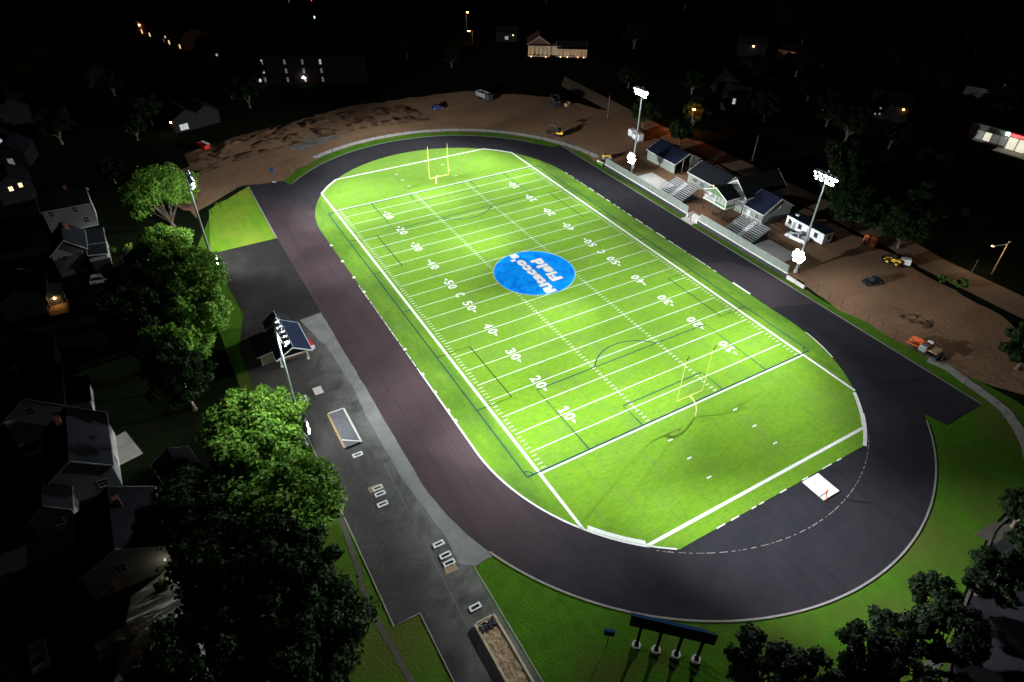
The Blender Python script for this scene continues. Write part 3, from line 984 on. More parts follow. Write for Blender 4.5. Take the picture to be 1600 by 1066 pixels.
def mast(x, y, z, label, sgn, low_on=True):
    f = 1 if y < 0 else -1
    root = empty('light_mast', (x, y, z), 0, label, 'light mast', 'floodlight masts round the field')
    b = MB()
    b.tube((0, 0, 0), (0, 0, 0.9), 0.45, 0.45, 14)
    b.build('footing', 'concrete', root)
    p = MB()
    p.tube((0, 0, 0.9), (0, 0, 12), 0.30, 0.235, 14)
    p.tube((0, 0, 12), (0, 0, 24.2), 0.225, 0.15, 14)
    p.build('pole', 'steel', root)
    for hw, fz in ((2.7, 23.7), (2.2, 22.6)):
        ca = MB()
        ca.bar((-hw, 0.22 * f, fz), (hw, 0.22 * f, fz), 0.16, 0.16)
        ca.build('crossarm', 'steel', root)
    for i in range(5):
        fx = -2.5 + 1.25 * i
        fixture(root, (fx, 0.75 * f, 23.35), (fx * .16 - sgn * .1, f, -0.36), 0.48, 'flood')
        if i < 4:
            fx = -1.95 + 1.3 * i
            fixture(root, (fx, 0.75 * f, 22.25), (fx * .25 - sgn * .1, f, -0.52), 0.48, 'flood')
    for fz in (5.15, 3.65):
        arm = MB()
        arm.bar((-0.95, 0.28 * f, fz), (0.95, 0.28 * f, fz), 0.14, 0.14)
        arm.build('lower_crossarm', 'steel', root)
    for k in range(7):  # ring of oversized lenses: lamp glare is put into the cluster's size
        fx, fz = (0, 0) if k == 0 else (1.06 * math.cos(PI * k / 3), 1.06 * math.sin(PI * k / 3))
        fixture(root, (fx, 0.85 * f, 4.45 + fz), (fx * .3 + .15 * (f < 0), f, 0.42), 0.56, 'floodlow', 0.5)
    bx = MB()
    bx.bbox(-.35, .35, -.3 * f - .2, -.3 * f + .2, 1.2, 2.6, .03)
    bx.build('control_box', 'steel', root)
    src = (x, y + 1.6 * f, z + 22.6)
    tg = [((sgn * 52, f * 6, 0), 68, 0.85), ((sgn * 28, -f * 16, 0), 90, 0.20), ((sgn * 8, f * 2, 0), 64, 0.72), ((sgn * 28, f * 20, 0), 66, 0.30),
          ((sgn * 30, 0, 0), 128, 0.22)]
    if f < 0:                                   # long throws from the east masts to the west side
        tg += [((sgn * 56, f * 40, 0), 28, 7.0 if sgn < 0 else 6.0), ((sgn * 34, f * 38, 0), 28, 3.6), ((sgn * 10, f * 38, 0), 28, 6.5)]
    else:
        tg += [((sgn * 56, f * 33, 0), 26, 5.0 if sgn < 0 else 2.2), ((sgn * 34, f * 31, 0), 26, 3.2), ((sgn * 10, f * 33, 0), 26, 4.2)]
    # stray light thrown sideways and back off the lamp heads
    tg += [({(-1, 1): (-52, -60, 4), (1, 1): (32, -72, 6), (-1, -1): (-10, 55, 0), (1, -1): (48, 57, 0)}[(sgn, f)], {(-1, 1): 120, (1, 1): 116, (-1, -1): 90, (1, -1): 76}[(sgn, f)],
            {(-1, 1): .44, (1, 1): .30, (-1, -1): .30, (1, -1): .15}[(sgn, f)])]
    if sgn < 0:
        tg += [((-72, f * 2, 0), 56, 2.0), ((-84, f * 8, 0), 36, 3.6)]
    else:
        tg += [((62, f * 2, 0), 72, 0.9), ((59, -f * 2, 0), 46, 1.0), ((100, f * 14, 0), 26, 9.5 if f > 0 else 2.0)]
        if f > 0:
            tg += [((86, -30, 0), 60, 0.2)]
    for t, sz, k in tg:
        light('flood_beam', 'SPOT', src, SPOT_W * k, (0.92, 0.97, 1.0), root, t, sz, 1.0, 0.60)
    return root


mast(-30.8, 52.0, H(-30.8, 52.0), 'steel floodlight mast beside the pale concrete pad and long dark shed', -1)
mast(29.8, 50.8, H(29.8, 50.8), 'steel floodlight mast beside the white pickup and site trailer', 1)
mast(-31.8, -62.5, 0, 'steel floodlight mast by the grass wedge and the forked lit tree', -1)
mast(26.7, -59.8, 0, 'steel floodlight mast rising behind the small dark roofed kiosk', 1)


# ---------------------------------------------------------------- goal posts
def goalpost(sgn, label):
    root = empty('goalpost', (sgn * 52.7, 0.1, 0.07), 0, label, 'goalpost')
    p = MB()
    pts = [(0, 0, 0)]
    for i in range(0, 11):
        t = R(90 * i / 10)
        pts.append((-sgn * 2.15 * (1 - math.cos(t)), 0, 1.0 + 2.05 * math.sin(t)))
    p.path(pts, 0.14, 10)
    p.build('gooseneck', 'postwhite', root)
    c = MB()
    c.tube((-sgn * 2.22, -2.93, 3.05), (-sgn * 2.22, 2.93, 3.05), 0.07, 0.07, 10)
    c.build('crossbar', 'yellow', root)
    for y in (-2.88, 2.88):
        u = MB()
        u.tube((-sgn * 2.22, y, 3.05), (-sgn * 2.22, y, 12.0), 0.05, 0.045, 8)
        uo = u.build('upright', 'yellow', root)
        rb = MB()
        rb.bar((-sgn * 2.22, y, 12.0), (-sgn * 2.22 + .1, y + .35, 12.9), 0.16, 0.03)
        rb.build('ribbon', 'dark', uo)
    return root


goalpost(1, 'yellow gooseneck goalpost on the near goal line casting two shadows')
goalpost(-1, 'yellow gooseneck goalpost at the far end by the track bend')


# ---------------------------------------------------------------- houses and other gabled buildings
def window(parent, m, x, z, w, h, pane='glass', frame='trim'):
    """window in the plane y=0 of matrix m (outward is -y)"""
    if frame == 'trim' and parent.name.startswith('house'):
        frame = 'dimtrim'
    f = MB()
    t = 0.10
    for a in ((x - w / 2 - t, x - w / 2, z, z + h), (x + w / 2, x + w / 2 + t, z, z + h), (x - w / 2 - t, x + w / 2 + t, z + h, z + h + t),
              (x - .03, x + .03, z, z + h), (x - w / 2, x - .03, z + h / 2 - .03, z + h / 2 + .03), (x + .03, x + w / 2, z + h / 2 - .03, z + h / 2 + .03)):
        f.box(a[0], a[1], -.06, .02, a[2], a[3], m)
    f.box(x - w / 2 - t - .05, x + w / 2 + t + .05, -.12, .02, z - t, z, m)
    o = f.build('window', frame, parent)
    p = MB()
    p.box(x - w / 2 + .002, x + w / 2 - .002, -.028, .01, z + .002, z + h - .002, m)
    p.build('pane', pane, o)
    return o


def door(parent, m, x, w, h, dm='trim', z=0.0):
    d = MB()
    d.box(x - w / 2, x + w / 2, -.06, .02, z + .02, z + h, m)
    o = d.build('door', dm, parent)
    k = MB()
    k.box(x + w / 2 - .16, x + w / 2 - .10, -.12, -.06, z + h * .45, z + h * .45 + .06, m)
    k.build('handle', 'iron', o)
    return o


def side_matrix(side, L, W):
    if side == 'F':
        return Matrix.Translation((0, -W / 2, 0))
    if side == 'B':
        return Matrix.Translation((0, W / 2, 0)) @ Matrix.Rotation(PI, 4, 'Z')
    if side == 'R':
        return Matrix.Translation((L / 2, 0, 0)) @ Matrix.Rotation(PI / 2, 4, 'Z')
    return Matrix.Translation((-L / 2, 0, 0)) @ Matrix.Rotation(-PI / 2, 4, 'Z')


def gable(root, L, W, wh, rh, wm, rm, off=(0, 0, 0), rz=0.0, over=0.35, wins=(), doors=(), chimney=None, trim=True, wall=True):
    T = Matrix.Translation(off) @ Matrix.Rotation(rz, 4, 'Z')
    if wall:
        w = MB()
        pr = [(-W / 2, 0), (W / 2, 0), (W / 2, wh), (0, rh), (-W / 2, wh)]
        vs = [T @ Vector((x, y, z)) for x in (-L / 2, L / 2) for y, z in pr]
        w.add(vs, [(4, 3, 2, 1, 0), (5, 6, 7, 8, 9), (0, 1, 6, 5), (1, 2, 7, 6), (2, 3, 8, 7), (3, 4, 9, 8), (4, 0, 5, 9)])
        w.build('wall', wm, root)
    sl = (rh - wh) / (W / 2)
    t = 0.16
    rf = MB()
    for s in (-1, 1):
        ye = s * (W / 2 + over)
        ze = wh - sl * over
        vs = []
        for x in (-L / 2 - over, L / 2 + over):
            vs += [T @ Vector((x, 0, rh + .03)), T @ Vector((x, ye, ze + .03)), T @ Vector((x, ye, ze + t)), T @ Vector((x, 0, rh + t + .02))]
        rf.add(vs, [(0, 1, 2, 3), (7, 6, 5, 4), (3, 2, 6, 7), (1, 0, 4, 5), (1, 5, 6, 2), (0, 3, 7, 4)])
    ro = rf.build('roof', rm, root)
    if trim:
        tr = MB()
        for x in (-L / 2 - over - .04, L / 2 + over + .04):
            for s in (-1, 1):
                tr.bar(T @ Vector((x, 0, rh + .03)), T @ Vector((x, s * (W / 2 + over + .02), wh - sl * over + .02)), 0.07, 0.24)
        for s in (-1, 1):
            tr.bar(T @ Vector((-L / 2 - over, s * (W / 2 + over + .06), wh - sl * over + .02)), T @ Vector((L / 2 + over, s * (W / 2 + over + .06), wh - sl * over + .02)), 0.10, 0.14)
        tr.build('roof_trim', 'dimtrim' if root.name.startswith(('house', 'garden')) else 'trim', root)
    if chimney:
        c = MB()
        cx, cy = chimney
        c.box(cx - .35, cx + .35, cy - .35, cy + .35, wh, rh + 1.0, T)
        c.box(cx - .42, cx + .42, cy - .42, cy + .42, rh + 1.0, rh + 1.12, T)
        c.build('chimney', 'brick', ro)
    for wspec in wins:
        side, x, z, ww, h = wspec[:5]
        window(root, T @ side_matrix(side, L, W), x, z, ww, h, *(wspec[5:]))
    for d in doors:
        door(root, T @ side_matrix(d[0], L, W), *d[1:])
    return T


# clubhouse behind the stands (three joined gables)
cl = empty('clubhouse', (-4.0, 66, PLAT), 0, 'grey clubhouse with tall front gable and dark roofs behind the bleachers', 'building')
gable(cl, 12.0, 9.4, 3.0, 5.2, 'graysiding', 'roof', (-8.3, 0.6, 0), 0, .35, (('F', -3.2, 1.0, 1.6, 1.1), ('F', -0.6, 1.0, 1.0, 1.2)), (('F', 2.8, 1.0, 2.1),))
gable(cl, 14.0, 8.0, 4.7, 8.1, 'graysiding', 'roof', (3.7, 2.0, 0), PI / 2, .35,
      (('L', -2.2, 4.3, .62, 1.3), ('L', -1.1, 4.5, .62, 1.5), ('L', 0.4, 4.5, .62, 1.5), ('L', 1.5, 4.3, .62, 1.3)), (('L', -2.9, 1.1, 2.2, 'graysiding'),))
gable(cl, 6.0, 10.2, 3.0, 5.9, 'graysiding', 'roofblue', (10.9, 0.1, 0), 0, .35, (('R', 0.2, 3.3, .7, .7), ('F', 1.2, 1.0, 1.0, 1.2)), (('F', -1.6, 1.0, 2.1, 'trim'),))
w = MB()
w.bar((7.75, -5.35, 1.0), (14.0, -5.35, 1.0), .12, .12)
for k in range(5):
    w.bar((7.9 + 1.5 * k, -5.35, 0), (7.9 + 1.5 * k, -5.35, 1.1), .1, .1)
w.build('handrail', 'trim', cl)
# long open shed
sh = empty('shed', (-30.3, 66.6, PLAT), 0, 'long dark roofed shed with open gable end next to the far mast', 'shed')
gable(sh, 12.2, 9.0, 3.0, 5.2, 'graysiding', 'roofblue', (0, 0, 0), 0, .3, (), (('F', 3.5, 1.0, 2.1, 'graysiding'),), wall=False)
w = MB()
w.box(-6.1, 6.1, -4.5, -4.3, 0, 3.0)
w.box(-6.1, 6.1, 4.3, 4.5, 0, 3.0)
w.box(-6.1, -5.9, -4.3, 4.3, 0, 3.0)
w.add([(-6.1, -4.5, 3.0), (-6.1, 4.5, 3.0), (-6.1, 0, 5.2), (-5.9, -4.5, 3.0), (-5.9, 4.5, 3.0), (-5.9, 0, 5.2)], [(0, 1, 2), (5, 4, 3), (0, 2, 5, 3), (1, 4, 5, 2)])
w.build('wall', 'graysiding', sh)
w = MB()
for y in (-4.4, -1.5, 1.5, 4.4):
    w.box(5.9, 6.12, y - .1, y + .1, 0, 3.0 if abs(y) > 2 else 4.4)
w.build('post', 'trim', sh)

# press box on stilts in front of the clubhouse
pb = empty('press_box', (1.6, 57.0, PLAT), 0, 'green press box with gabled roof raised on dark stilts', 'press box')
fl = 3.0
gx0, gx1, gy0, gy1 = -1.9, 1.9, -3.0, 0.6
w = MB()
w.box(gx0, gx1, gy0, gy1, fl + .25, fl + 2.7)
w.build('wall', 'greensiding', pb)
w = MB()
w.box(gx0 - 4.0, gx1 + .1, gy0 - .1, gy1 + 3.5, fl, fl + .25)
w.build('deck', 'trim', pb)
wf = MB()
x0, x1, xm, ze, zr = -6.0, 2.4, -1.8, fl + 2.55, fl + 4.5
for a, b in ((x0, xm), (xm, x1)):
    za, zb = (ze, zr) if a == x0 else (zr, ze)
    vs = []
    for y in (gy0 - .5, gy1 + .9):
        vs += [(a, y, za), (b, y, zb), (b, y, zb + .15), (a, y, za + .15)]
    wf.add(vs, [(0, 1, 2, 3), (7, 6, 5, 4), (3, 2, 6, 7), (1, 0, 4, 5), (1, 5, 6, 2), (0, 3, 7, 4)])
wf.build('roof', 'roof', pb)
wg = MB()
wg.add([(x0 + .4, gy0 - .2, ze + .02), (x1 - .3, gy0 - .2, ze + .02), (xm, gy0 - .2, zr - .1), (x0 + .4, gy0 - .05, ze + .02), (x1 - .3, gy0 - .05, ze + .02), (xm, gy0 - .05, zr - .1)],
       [(0, 1, 2), (5, 4, 3), (0, 3, 4, 1), (1, 4, 5, 2), (2, 5, 3, 0)])
wg.build('gable', 'greensiding', pb)
wt = MB()
wt.bar((x0, gy0 - .54, ze + .05), (xm, gy0 - .54, zr + .05), .08, .22)
wt.bar((xm, gy0 - .54, zr + .05), (x1, gy0 - .54, ze + .05), .08, .22)
wt.bar((x1 + .04, gy0 - .5, ze + .04), (x1 + .04, gy1 + .9, ze + .04), .08, .18)
for xx in (gx0, gx1):
    wt.box(xx - .08, xx + .08, gy0 - .08, gy0 + .08, fl + .25, fl + 2.6)
wt.build('roof_trim', 'trim', pb)
mF = Matrix.Translation((0, gy0, 0))
for x in (-1.1, 0.0, 1.1):
    window(pb, mF, x, fl + 1.25, .8, .95)
mR = Matrix.Translation((gx1, 0, 0)) @ Matrix.Rotation(PI / 2, 4, 'Z')
for x in (-2.3, -1.3, -.35):
    window(pb, mR, x, fl + 1.25, .65, .9)
rl = MB()
for a, b in (((gx1, gy1 + .05, fl + 1.2), (gx1, gy1 + 3.4, fl + 1.2)), ((gx0 - 3.9, gy0, fl + 1.2), (gx0 - .1, gy0, fl + 1.2)), ((gx0 - 3.9, gy0, fl + 1.2), (gx0 - 3.9, gy1 + 3.4, fl + 1.2))):
    a, b = Vector(a), Vector(b)
    rl.bar(a, b, .09, .09)
    n = int((b - a).length / .35)
    for i in range(n + 1):
        q = a + (b - a) * i / n
        rl.bar((q.x, q.y, fl + .25), (q.x, q.y, fl + 1.16), .05, .05)
rl.build('railing', 'trim', pb)
for x in (-5.6, -1.8, 1.7):
    for y in (-2.8, 0.4, 3.8):
        s_ = MB()
        s_.bar((x, y, 0), (x, y, fl), .18, .18)
        s_.build('stilt', 'iron', pb)
br = MB()
for y in (-2.8, .4):
    br.bar((-5.6, y, .3), (-1.8, y, fl - .2), .1, .1)
    br.bar((-1.8, y, fl - .2), (1.7, y, .3), .1, .1)
for x in (-1.8, 1.7):
    br.bar((x, -2.8, .3), (x, .4, fl - .2), .1, .1)
    br.bar((x, .4, fl - .2), (x, 3.8, .3), .1, .1)
br.build('brace', 'iron', pb)
wl = MB()
wl.tube((-2.6, -3.75, fl + 4.9), (-2.6, -3.9, fl + 4.8), .2, .24, 10)
wlo = wl.build('wall_lamp', 'winwarm', pb)

# ---------------------------------------------------------------- retaining wall, fence, stairs
WX0, WX1 = -39.0, 34.5
rw = empty('retaining_wall', (-2, 48.6, 0), 0, 'low grey concrete wall with white coping in front of the bleachers', 'wall')
for x0, x1 in ((WX0, -3.6), (0.4, 29.4)):
    w = MB()
    w.box(x0 + 2, x1 + 2, -.17, .17, 0, 1.1)
    w.build('panel', 'shadedconcrete', rw)
    w = MB()
    w.box(x0 + 1.98, x1 + 2.02, -.26, .24, 1.1, 1.28)
    w.build('coping', 'white', rw)
bkx = [(29.6, 32.0), (32.1, 34.6)]
for i, (x0, x1) in enumerate(bkx):
    w = MB()
    w.bbox(x0, x1, 48.3, 48.95, 0, 0.92 - .12 * i, .06)
    o = w.build('concrete_block', 'newconcrete')
    tag(o, ('pale concrete block at the south end of the retaining wall', 'pale concrete block farthest along the end of the retaining wall')[i], 'block')
o = MB().bbox(-44.0, -39.3, 49.2, 49.8, 0, .55, .05).build('concrete_block', 'newconcrete')
tag(o, 'long white concrete block at the far end of the retaining wall', 'block')
fc = empty('screen_fence', (-2, 48.65, 1.28), 0, 'pale green mesh fence standing on the low wall before the bleachers', 'fence')
for x0, x1 in ((WX0, -3.6), (1.0, 29.2)):
    n = round((x1 - x0) / 2.45)
    for i in range(n):
        a, b = x0 + (x1 - x0) * i / n, x0 + (x1 - x0) * (i + 1) / n
        w = MB()
        w.box(a + 2 + .05, b + 2 - .05, -.01, .01, .04, 1.75)
        w.build('mesh_panel', 'screen', fc)
    for i in range(n + 1):
        a = x0 + (x1 - x0) * i / n
        w = MB()
        w.tube((a + 2, 0, -.1), (a + 2, 0, 1.85), .045, .045, 6)
        w.build('fence_post', 'graysiding', fc)
    w = MB()
    w.tube((x0 + 2, 0, 1.78), (x1 + 2, 0, 1.78), .03, .03, 6)
    w.build('top_rail', 'steel', fc)
stp = empty('concrete_stairs', (-1.6, 49.2, 0), 0, 'short white concrete stairs through a gap in the retaining wall', 'stairs')
w = MB()
for i in range(6):
    w.box(-1.35, 1.95, -.55 + .33 * i, 1.5, -.01 if not i else .17 * i, .17 * (i + 1))
w.build('steps', 'newconcrete', stp)
for x in (-1.75, 1.98):
    w = MB()
    w.box(x - .22, x + .15, -.75, 1.6, 0, 1.2)
    w.build('cheek_wall', 'newconcrete', stp)
w = MB()
w.box(-2.2, 1.7, -2.4, -.62, -.02, .09)
w.build('landing', 'newconcrete', stp)

# line fences of bare posts
def post_fence(pts, h, label, mat_='iron', rail=True):
    root = empty('post_fence', (pts[0][0], pts[0][1], 0), 0, label, 'fence')
    ox, oy = pts[0]
    rr = MB()
    prev = None
    for x, y in pts:
        z = H(x, y)
        w = MB()
        w.tube((x - ox, y - oy, z), (x - ox, y - oy, z + h), .07, .06, 6)
        w.build('fence_post', mat_, root)
        if prev and rail:
            rr.tube((prev[0] - ox, prev[1] - oy, H(*prev) + h - .08), (x - ox, y - oy, z + h - .08), .022, .022, 5)
        prev = (x, y)
    if rail:
        rr.build('rail', mat_, root)
    return root


post_fence(arc(-CT, 0, 50.4, 226, 99, 36), 1.9, 'thin posted fence curving round the far bend of the track')
post_fence([(37 + 3.1 * i, 49.4 + .12 * i) for i in range(10)] + [(g(*q).x, g(*q).y) for q in ((1506, 601), (1540, 630), (1566, 655))], 2.0,
           'thin posted fence along the dirt beside the right straight')
post_fence([(-74.5 + 2.6 * i, -47.5 - 2.6 * i) for i in range(5)], 1.5, 'short row of dark posts at the top of the grass wedge', 'dark')

# ---------------------------------------------------------------- bleachers and pads
for nm, x0, x1, y0, y1 in (('bleacher_pad', -27.8, -17.9, 51.3, 57.0), ('bleacher_pad', 16.4, 25.6, 51.2, 57.0)):
    w = MB()
    w.box(x0, x1, y0, y1, PLAT - .05, PLAT + .16)
    o = w.build(nm, 'newconcrete')
    tag(o, 'pale empty concrete pad next to the far mast' if x0 < 0 else 'pale empty concrete pad with long shadows next to the near right mast', 'concrete pad')


def bleacher(x0, label):
    root = empty('bleacher', (x0, 51.0, PLAT), 0, label, 'bleacher', 'aluminium bleachers behind the mesh fence')
    Lx = 9.0
    n = 10
    for i in range(n):
        y, z = .25 + .58 * i, .42 + .27 * i
        for a, b in ((0, 3.9), (5.1, Lx)):
            w = MB()
            w.bbox(a, b, y - .08, y + .36, z, z + .06, .015)
            w.build('seat_plank', 'alu', root)
        w = MB()
        w.box(3.95, 5.05, y - .26, y + .32, z - .30, z - .02)
        w.build('aisle_step', 'alu', root)
    for x in (0.2, 2.0, 3.85, 5.15, 7.0, 8.8):
        w = MB()
        w.bar((x, .1, .02), (x, 6.0, 2.66), .07, .12)
        w.bar((x, 5.9, 0.1), (x, 5.9, 2.9), .07, .07)
        w.bar((x, 3.0, 0.1), (x, 3.0, 1.55), .07, .07)
        w.bar((x, .1, .1), (x, 6.0, .1), .07, .07)
        w.build('frame', 'iron', root)
    w = MB()
    for x in (0.02, Lx - .02):
        for k in (0.45, 0.95):
            w.bar((x, .3, .5 + k), (x, 6.0, 3.0 + k), .022, .022)
        for i in range(6):
            y = .5 + 1.1 * i
            w.bar((x, y, .45 + .46 * y), (x, y, .5 + .46 * y + .95), .025, .025)
    w.bar((0, 6.05, 3.95), (Lx, 6.05, 3.95), .025, .025)
    w.bar((0, 6.05, 3.45), (Lx, 6.05, 3.45), .025, .025)
    w.build('guard_rail', 'iron', root)
    w = MB()
    w.box(-.3, Lx + .3, .0, 6.2, 0, .14)
    w.build('slab', 'shadedconcrete', root)  # slab kept dark so the gaps between planks read as shade
    return root


bleacher(-17.8, 'brightly lit aluminium bleacher between the far mast and the green press box')
bleacher(7.1, 'dimmer aluminium bleacher between the press box and the site trailer')

# ---------------------------------------------------------------- site trailer
tr = empty('site_trailer', (19.2, 67.0, PLAT), R(0), 'long white site office trailer with dark windows behind the white pickup', 'trailer')
w = MB()
w.bbox(-5.6, 5.6, -1.7, 1.7, .55, 3.35, .06)
w.build('body', 'carwhite', tr)
w = MB()
w.box(-5.75, 5.75, -1.85, 1.85, 3.36, 3.5)
w.build('roof', 'roofblue', tr)
mF = Matrix.Translation((0, -1.7, 0))
for x in (-4.4, -1.4, 3.4):
    window(tr, mF, x, 1.6, .8, 1.0, 'glass', 'iron')
window(tr, Matrix.Translation((5.6, 0, 0)) @ Matrix.Rotation(PI / 2, 4, 'Z'), .2, 1.6, .7, .9, 'glass', 'iron')
for x in (-3.0, 1.2):
    door(tr, mF, x, .9, 2.0, 'graysiding', .6)
w = MB()
for i in range(3):
    w.box(-3.7, -2.3, -2.7 + .3 * i, -2.4 + .3 * i, 0, .2 + .2 * i)
w.build('steps', 'iron', tr)
w = MB()
w.bbox(-4.4, -3.6, -.4, .4, 3.5, 3.8, .03)
w.build('roof_vent', 'carwhite', tr)
w = MB()
for x in (-4.8, -1.6, 1.6, 4.8):
    w.box(x - .2, x + .2, -1.2, 1.2, 0, .55)
w.build('pier', 'iron', tr)
w = MB()
w.tube((-3.75, -1.75, 2.9), (-3.75, -1.9, 2.85), .10, .12, 8)
w.build('wall_lamp', 'whitelamp', tr)


# ---------------------------------------------------------------- cars
def car(name, label, loc, rz, paint, kind='suv', cat='car'):
    root = empty(name, loc, rz, label, cat)
    Lc, W, Hc = {'suv': (4.7, 1.9, 1.72), 'sedan': (4.6, 1.8, 1.45), 'pickup': (5.6, 2.0, 1.85)}[kind]
    h = Lc / 2
    belt = {'suv': .98, 'sedan': .88, 'pickup': 1.05}[kind]
    lower = [(-h, .42), (-h + .05, belt - .18), (-h + .3, belt), (h - 1.25, belt + .02), (h - .35, belt - .14), (h - .05, belt - .32), (h, .45), (h - .2, .26), (-h + .2, .26)]
    secs = [(-W / 2, .90), (-W / 2 + .10, 1.0), (W / 2 - .10, 1.0), (W / 2, .90)]
    b = MB()
    n = len(lower)
    vs = []
    for y, k in secs:
        for x, z in lower:
            vs.append((x * (1 if k == 1 else .985), y, .26 + (z - .26) * (1 if k == 1 else .93)))
    fs = []
    for i in range(len(secs) - 1):
        for j in range(n):
            fs.append((i * n + j, i * n + (j + 1) % n, (i + 1) * n + (j + 1) % n, (i + 1) * n + j))
    fs += [tuple(range(n)), tuple(range(3 * n, 4 * n))]
    b.add(vs, fs)
    # cabin
    c0, c1, r0, r1 = {'suv': (-h + .12, h - 1.3, -h + .5, h - 2.15), 'sedan': (-h + .75, h - 1.35, -h + 1.45, h - 2.2), 'pickup': (-h + 2.0, h - 1.4, -h + 2.2, h - 2.1)}[kind]
    cw0, cw1 = W / 2 - .10, W / 2 - .26
    cab = [(c0, -cw0, belt), (c1, -cw0, belt), (c1, cw0, belt), (c0, cw0, belt), (r0, -cw1, Hc), (r1, -cw1, Hc), (r1, cw1, Hc), (r0, cw1, Hc)]
    b.add(cab, [(4, 5, 6, 7), (0, 1, 5, 4), (1, 2, 6, 5), (2, 3, 7, 6), (3, 0, 4, 7)])
    if kind == 'pickup':
        for s in (-1, 1):
            b.box(-h + .1, -h + 2.0, s * (W / 2 - .06) - .06, s * (W / 2 - .06) + .05, belt - .02, belt + .16)
        b.box(-h + .02, -h + .12, -W / 2 + .1, W / 2 - .1, belt - .05, belt + .16)
    b.build('body', paint, root)

    def pane(a, bb, c, d, k=.14):
        P = [Vector(cab[i]) for i in (a, bb, c, d)]
        ce = sum(P, Vector()) / 4
        no = (P[1] - P[0]).cross(P[3] - P[0]).normalized()
        q = [ce + (p - ce) * (1 - k) + no * .015 for p in P] + [ce + (p - ce) * (1 - k) - no * .01 for p in P]
        m_ = MB()
        m_.add(q, [(0, 1, 2, 3), (7, 6, 5, 4), (0, 4, 5, 1), (1, 5, 6, 2), (2, 6, 7, 3), (3, 7, 4, 0)])
        return m_
    pane(1, 2, 6, 5).build('windscreen', 'glass', root)
    pane(3, 0, 4, 7).build('rear_window', 'glass', root)
    pane(0, 1, 5, 4).build('side_window', 'glass', root)
    pane(2, 3, 7, 6).build('side_window', 'glass', root)
    for x in (-h + .85, h - .95):
        for s in (-1, 1):
            t = MB()
            t.tube((x, s * (W / 2 - .20), .34), (x, s * (W / 2 + .01), .34), .34, .34, 16)
            to = t.build('wheel', 'rubber', root)
            t = MB()
            t.tube((x, s * (W / 2 + .0), .34), (x, s * (W / 2 + .025), .34), .21, .19, 10)
            t.build('rim', 'alu', to)
    for s in (-1, 1):
        t = MB()
        t.bbox(h - .22, h + .01, s * (W / 2 - .35) - .2, s * (W / 2 - .35) + .2, belt - .36, belt - .2, .03)
        t.build('headlight', 'glass', root)
        t = MB()
        t.bbox(-h - .015, -h + .1, s * (W / 2 - .28) - .14, s * (W / 2 - .28) + .14, belt - .32, belt - .08, .03)
        t.build('taillight', 'redlamp', root)
        t = MB()
        t.bbox(h - 1.75, h - 1.55, s * (W / 2 + .06) - .1, s * (W / 2 + .06) + .1, belt + .02, belt + .17, .03)
        t.build('mirror', paint, root)
    return root


def at(u, v, z=0.0):
    p = g(u, v, z)
    return (p.x, p.y, z)


def ang(a, b, z=0.5):
    p, q = g(*a, z), g(*b, z)
    return math.atan2(q.y - p.y, q.x - p.x)


car('pickup_truck', 'white pickup parked beside the white site trailer', (19.6, 62.8, PLAT), R(187), 'carwhite', 'pickup', 'pickup')
car('parked_car', 'black car parked alone on the open dirt at right', (40.4, 63.6, H(40.4, 63.6)), ang((1347, 440), (1377, 435)) + PI, 'cardark', 'sedan')
car('parked_car', 'dark blue car parked on the dirt beyond the far bend', at(684, 170), ang((672, 172), (697, 169)), 'carblue', 'sedan')
car('parked_car', 'white car parked in the driveway of the gabled house', at(161, 440), ang((142, 441), (181, 434)), 'carwhite', 'suv')
car('parked_car', 'dark car parked between the house porch and the white car', at(172, 425.5), ang((152, 428), (188, 422)), 'cardark', 'suv')
car('parked_car', 'grey car with red tail glow on the street at bottom left', at(63, 1027), ang((68, 1050), (56, 1000)), 'cargrey', 'sedan')
car('parked_car', 'silver car parked askew on the dark drive at bottom left', at(183, 1007), ang((155, 1026), (212, 986)), 'cargrey', 'suv')

# ---------------------------------------------------------------- portable toilets, plant
for i, (x, y) in enumerate(((29.0, 76.2), (30.6, 76.4))):
    z = H(x, y)
    r = empty('portable_toilet', (x, y, z), R(4), ('orange portable toilet under the big tree, nearer the trailer', 'orange portable toilet under the big tree, farther from the trailer')[i], 'portable toilet', 'orange portable toilets')
    w = MB()
    w.bbox(-.6, .6, -.6, .6, .1, 2.15, .05)
    w.build('cabin', 'orange', r)
    w = MB()
    w.add([(-.68, -.68, 2.15), (.68, -.68, 2.15), (.68, .68, 2.15), (-.68, .68, 2.15), (-.35, -.35, 2.42), (.35, -.35, 2.42), (.35, .35, 2.42), (-.35, .35, 2.42)],
          [(0, 1, 5, 4), (1, 2, 6, 5), (2, 3, 7, 6), (3, 0, 4, 7), (4, 5, 6, 7), (3, 2, 1, 0)])
    w.build('roof', 'orange', r)
    door(r, Matrix.Translation((0, -.6, 0)), 0, .9, 1.9, 'rust', .1)
    w = MB()
    w.box(-.65, .65, -.65, .65, 0, .1)
    w.build('skid', 'iron', r)


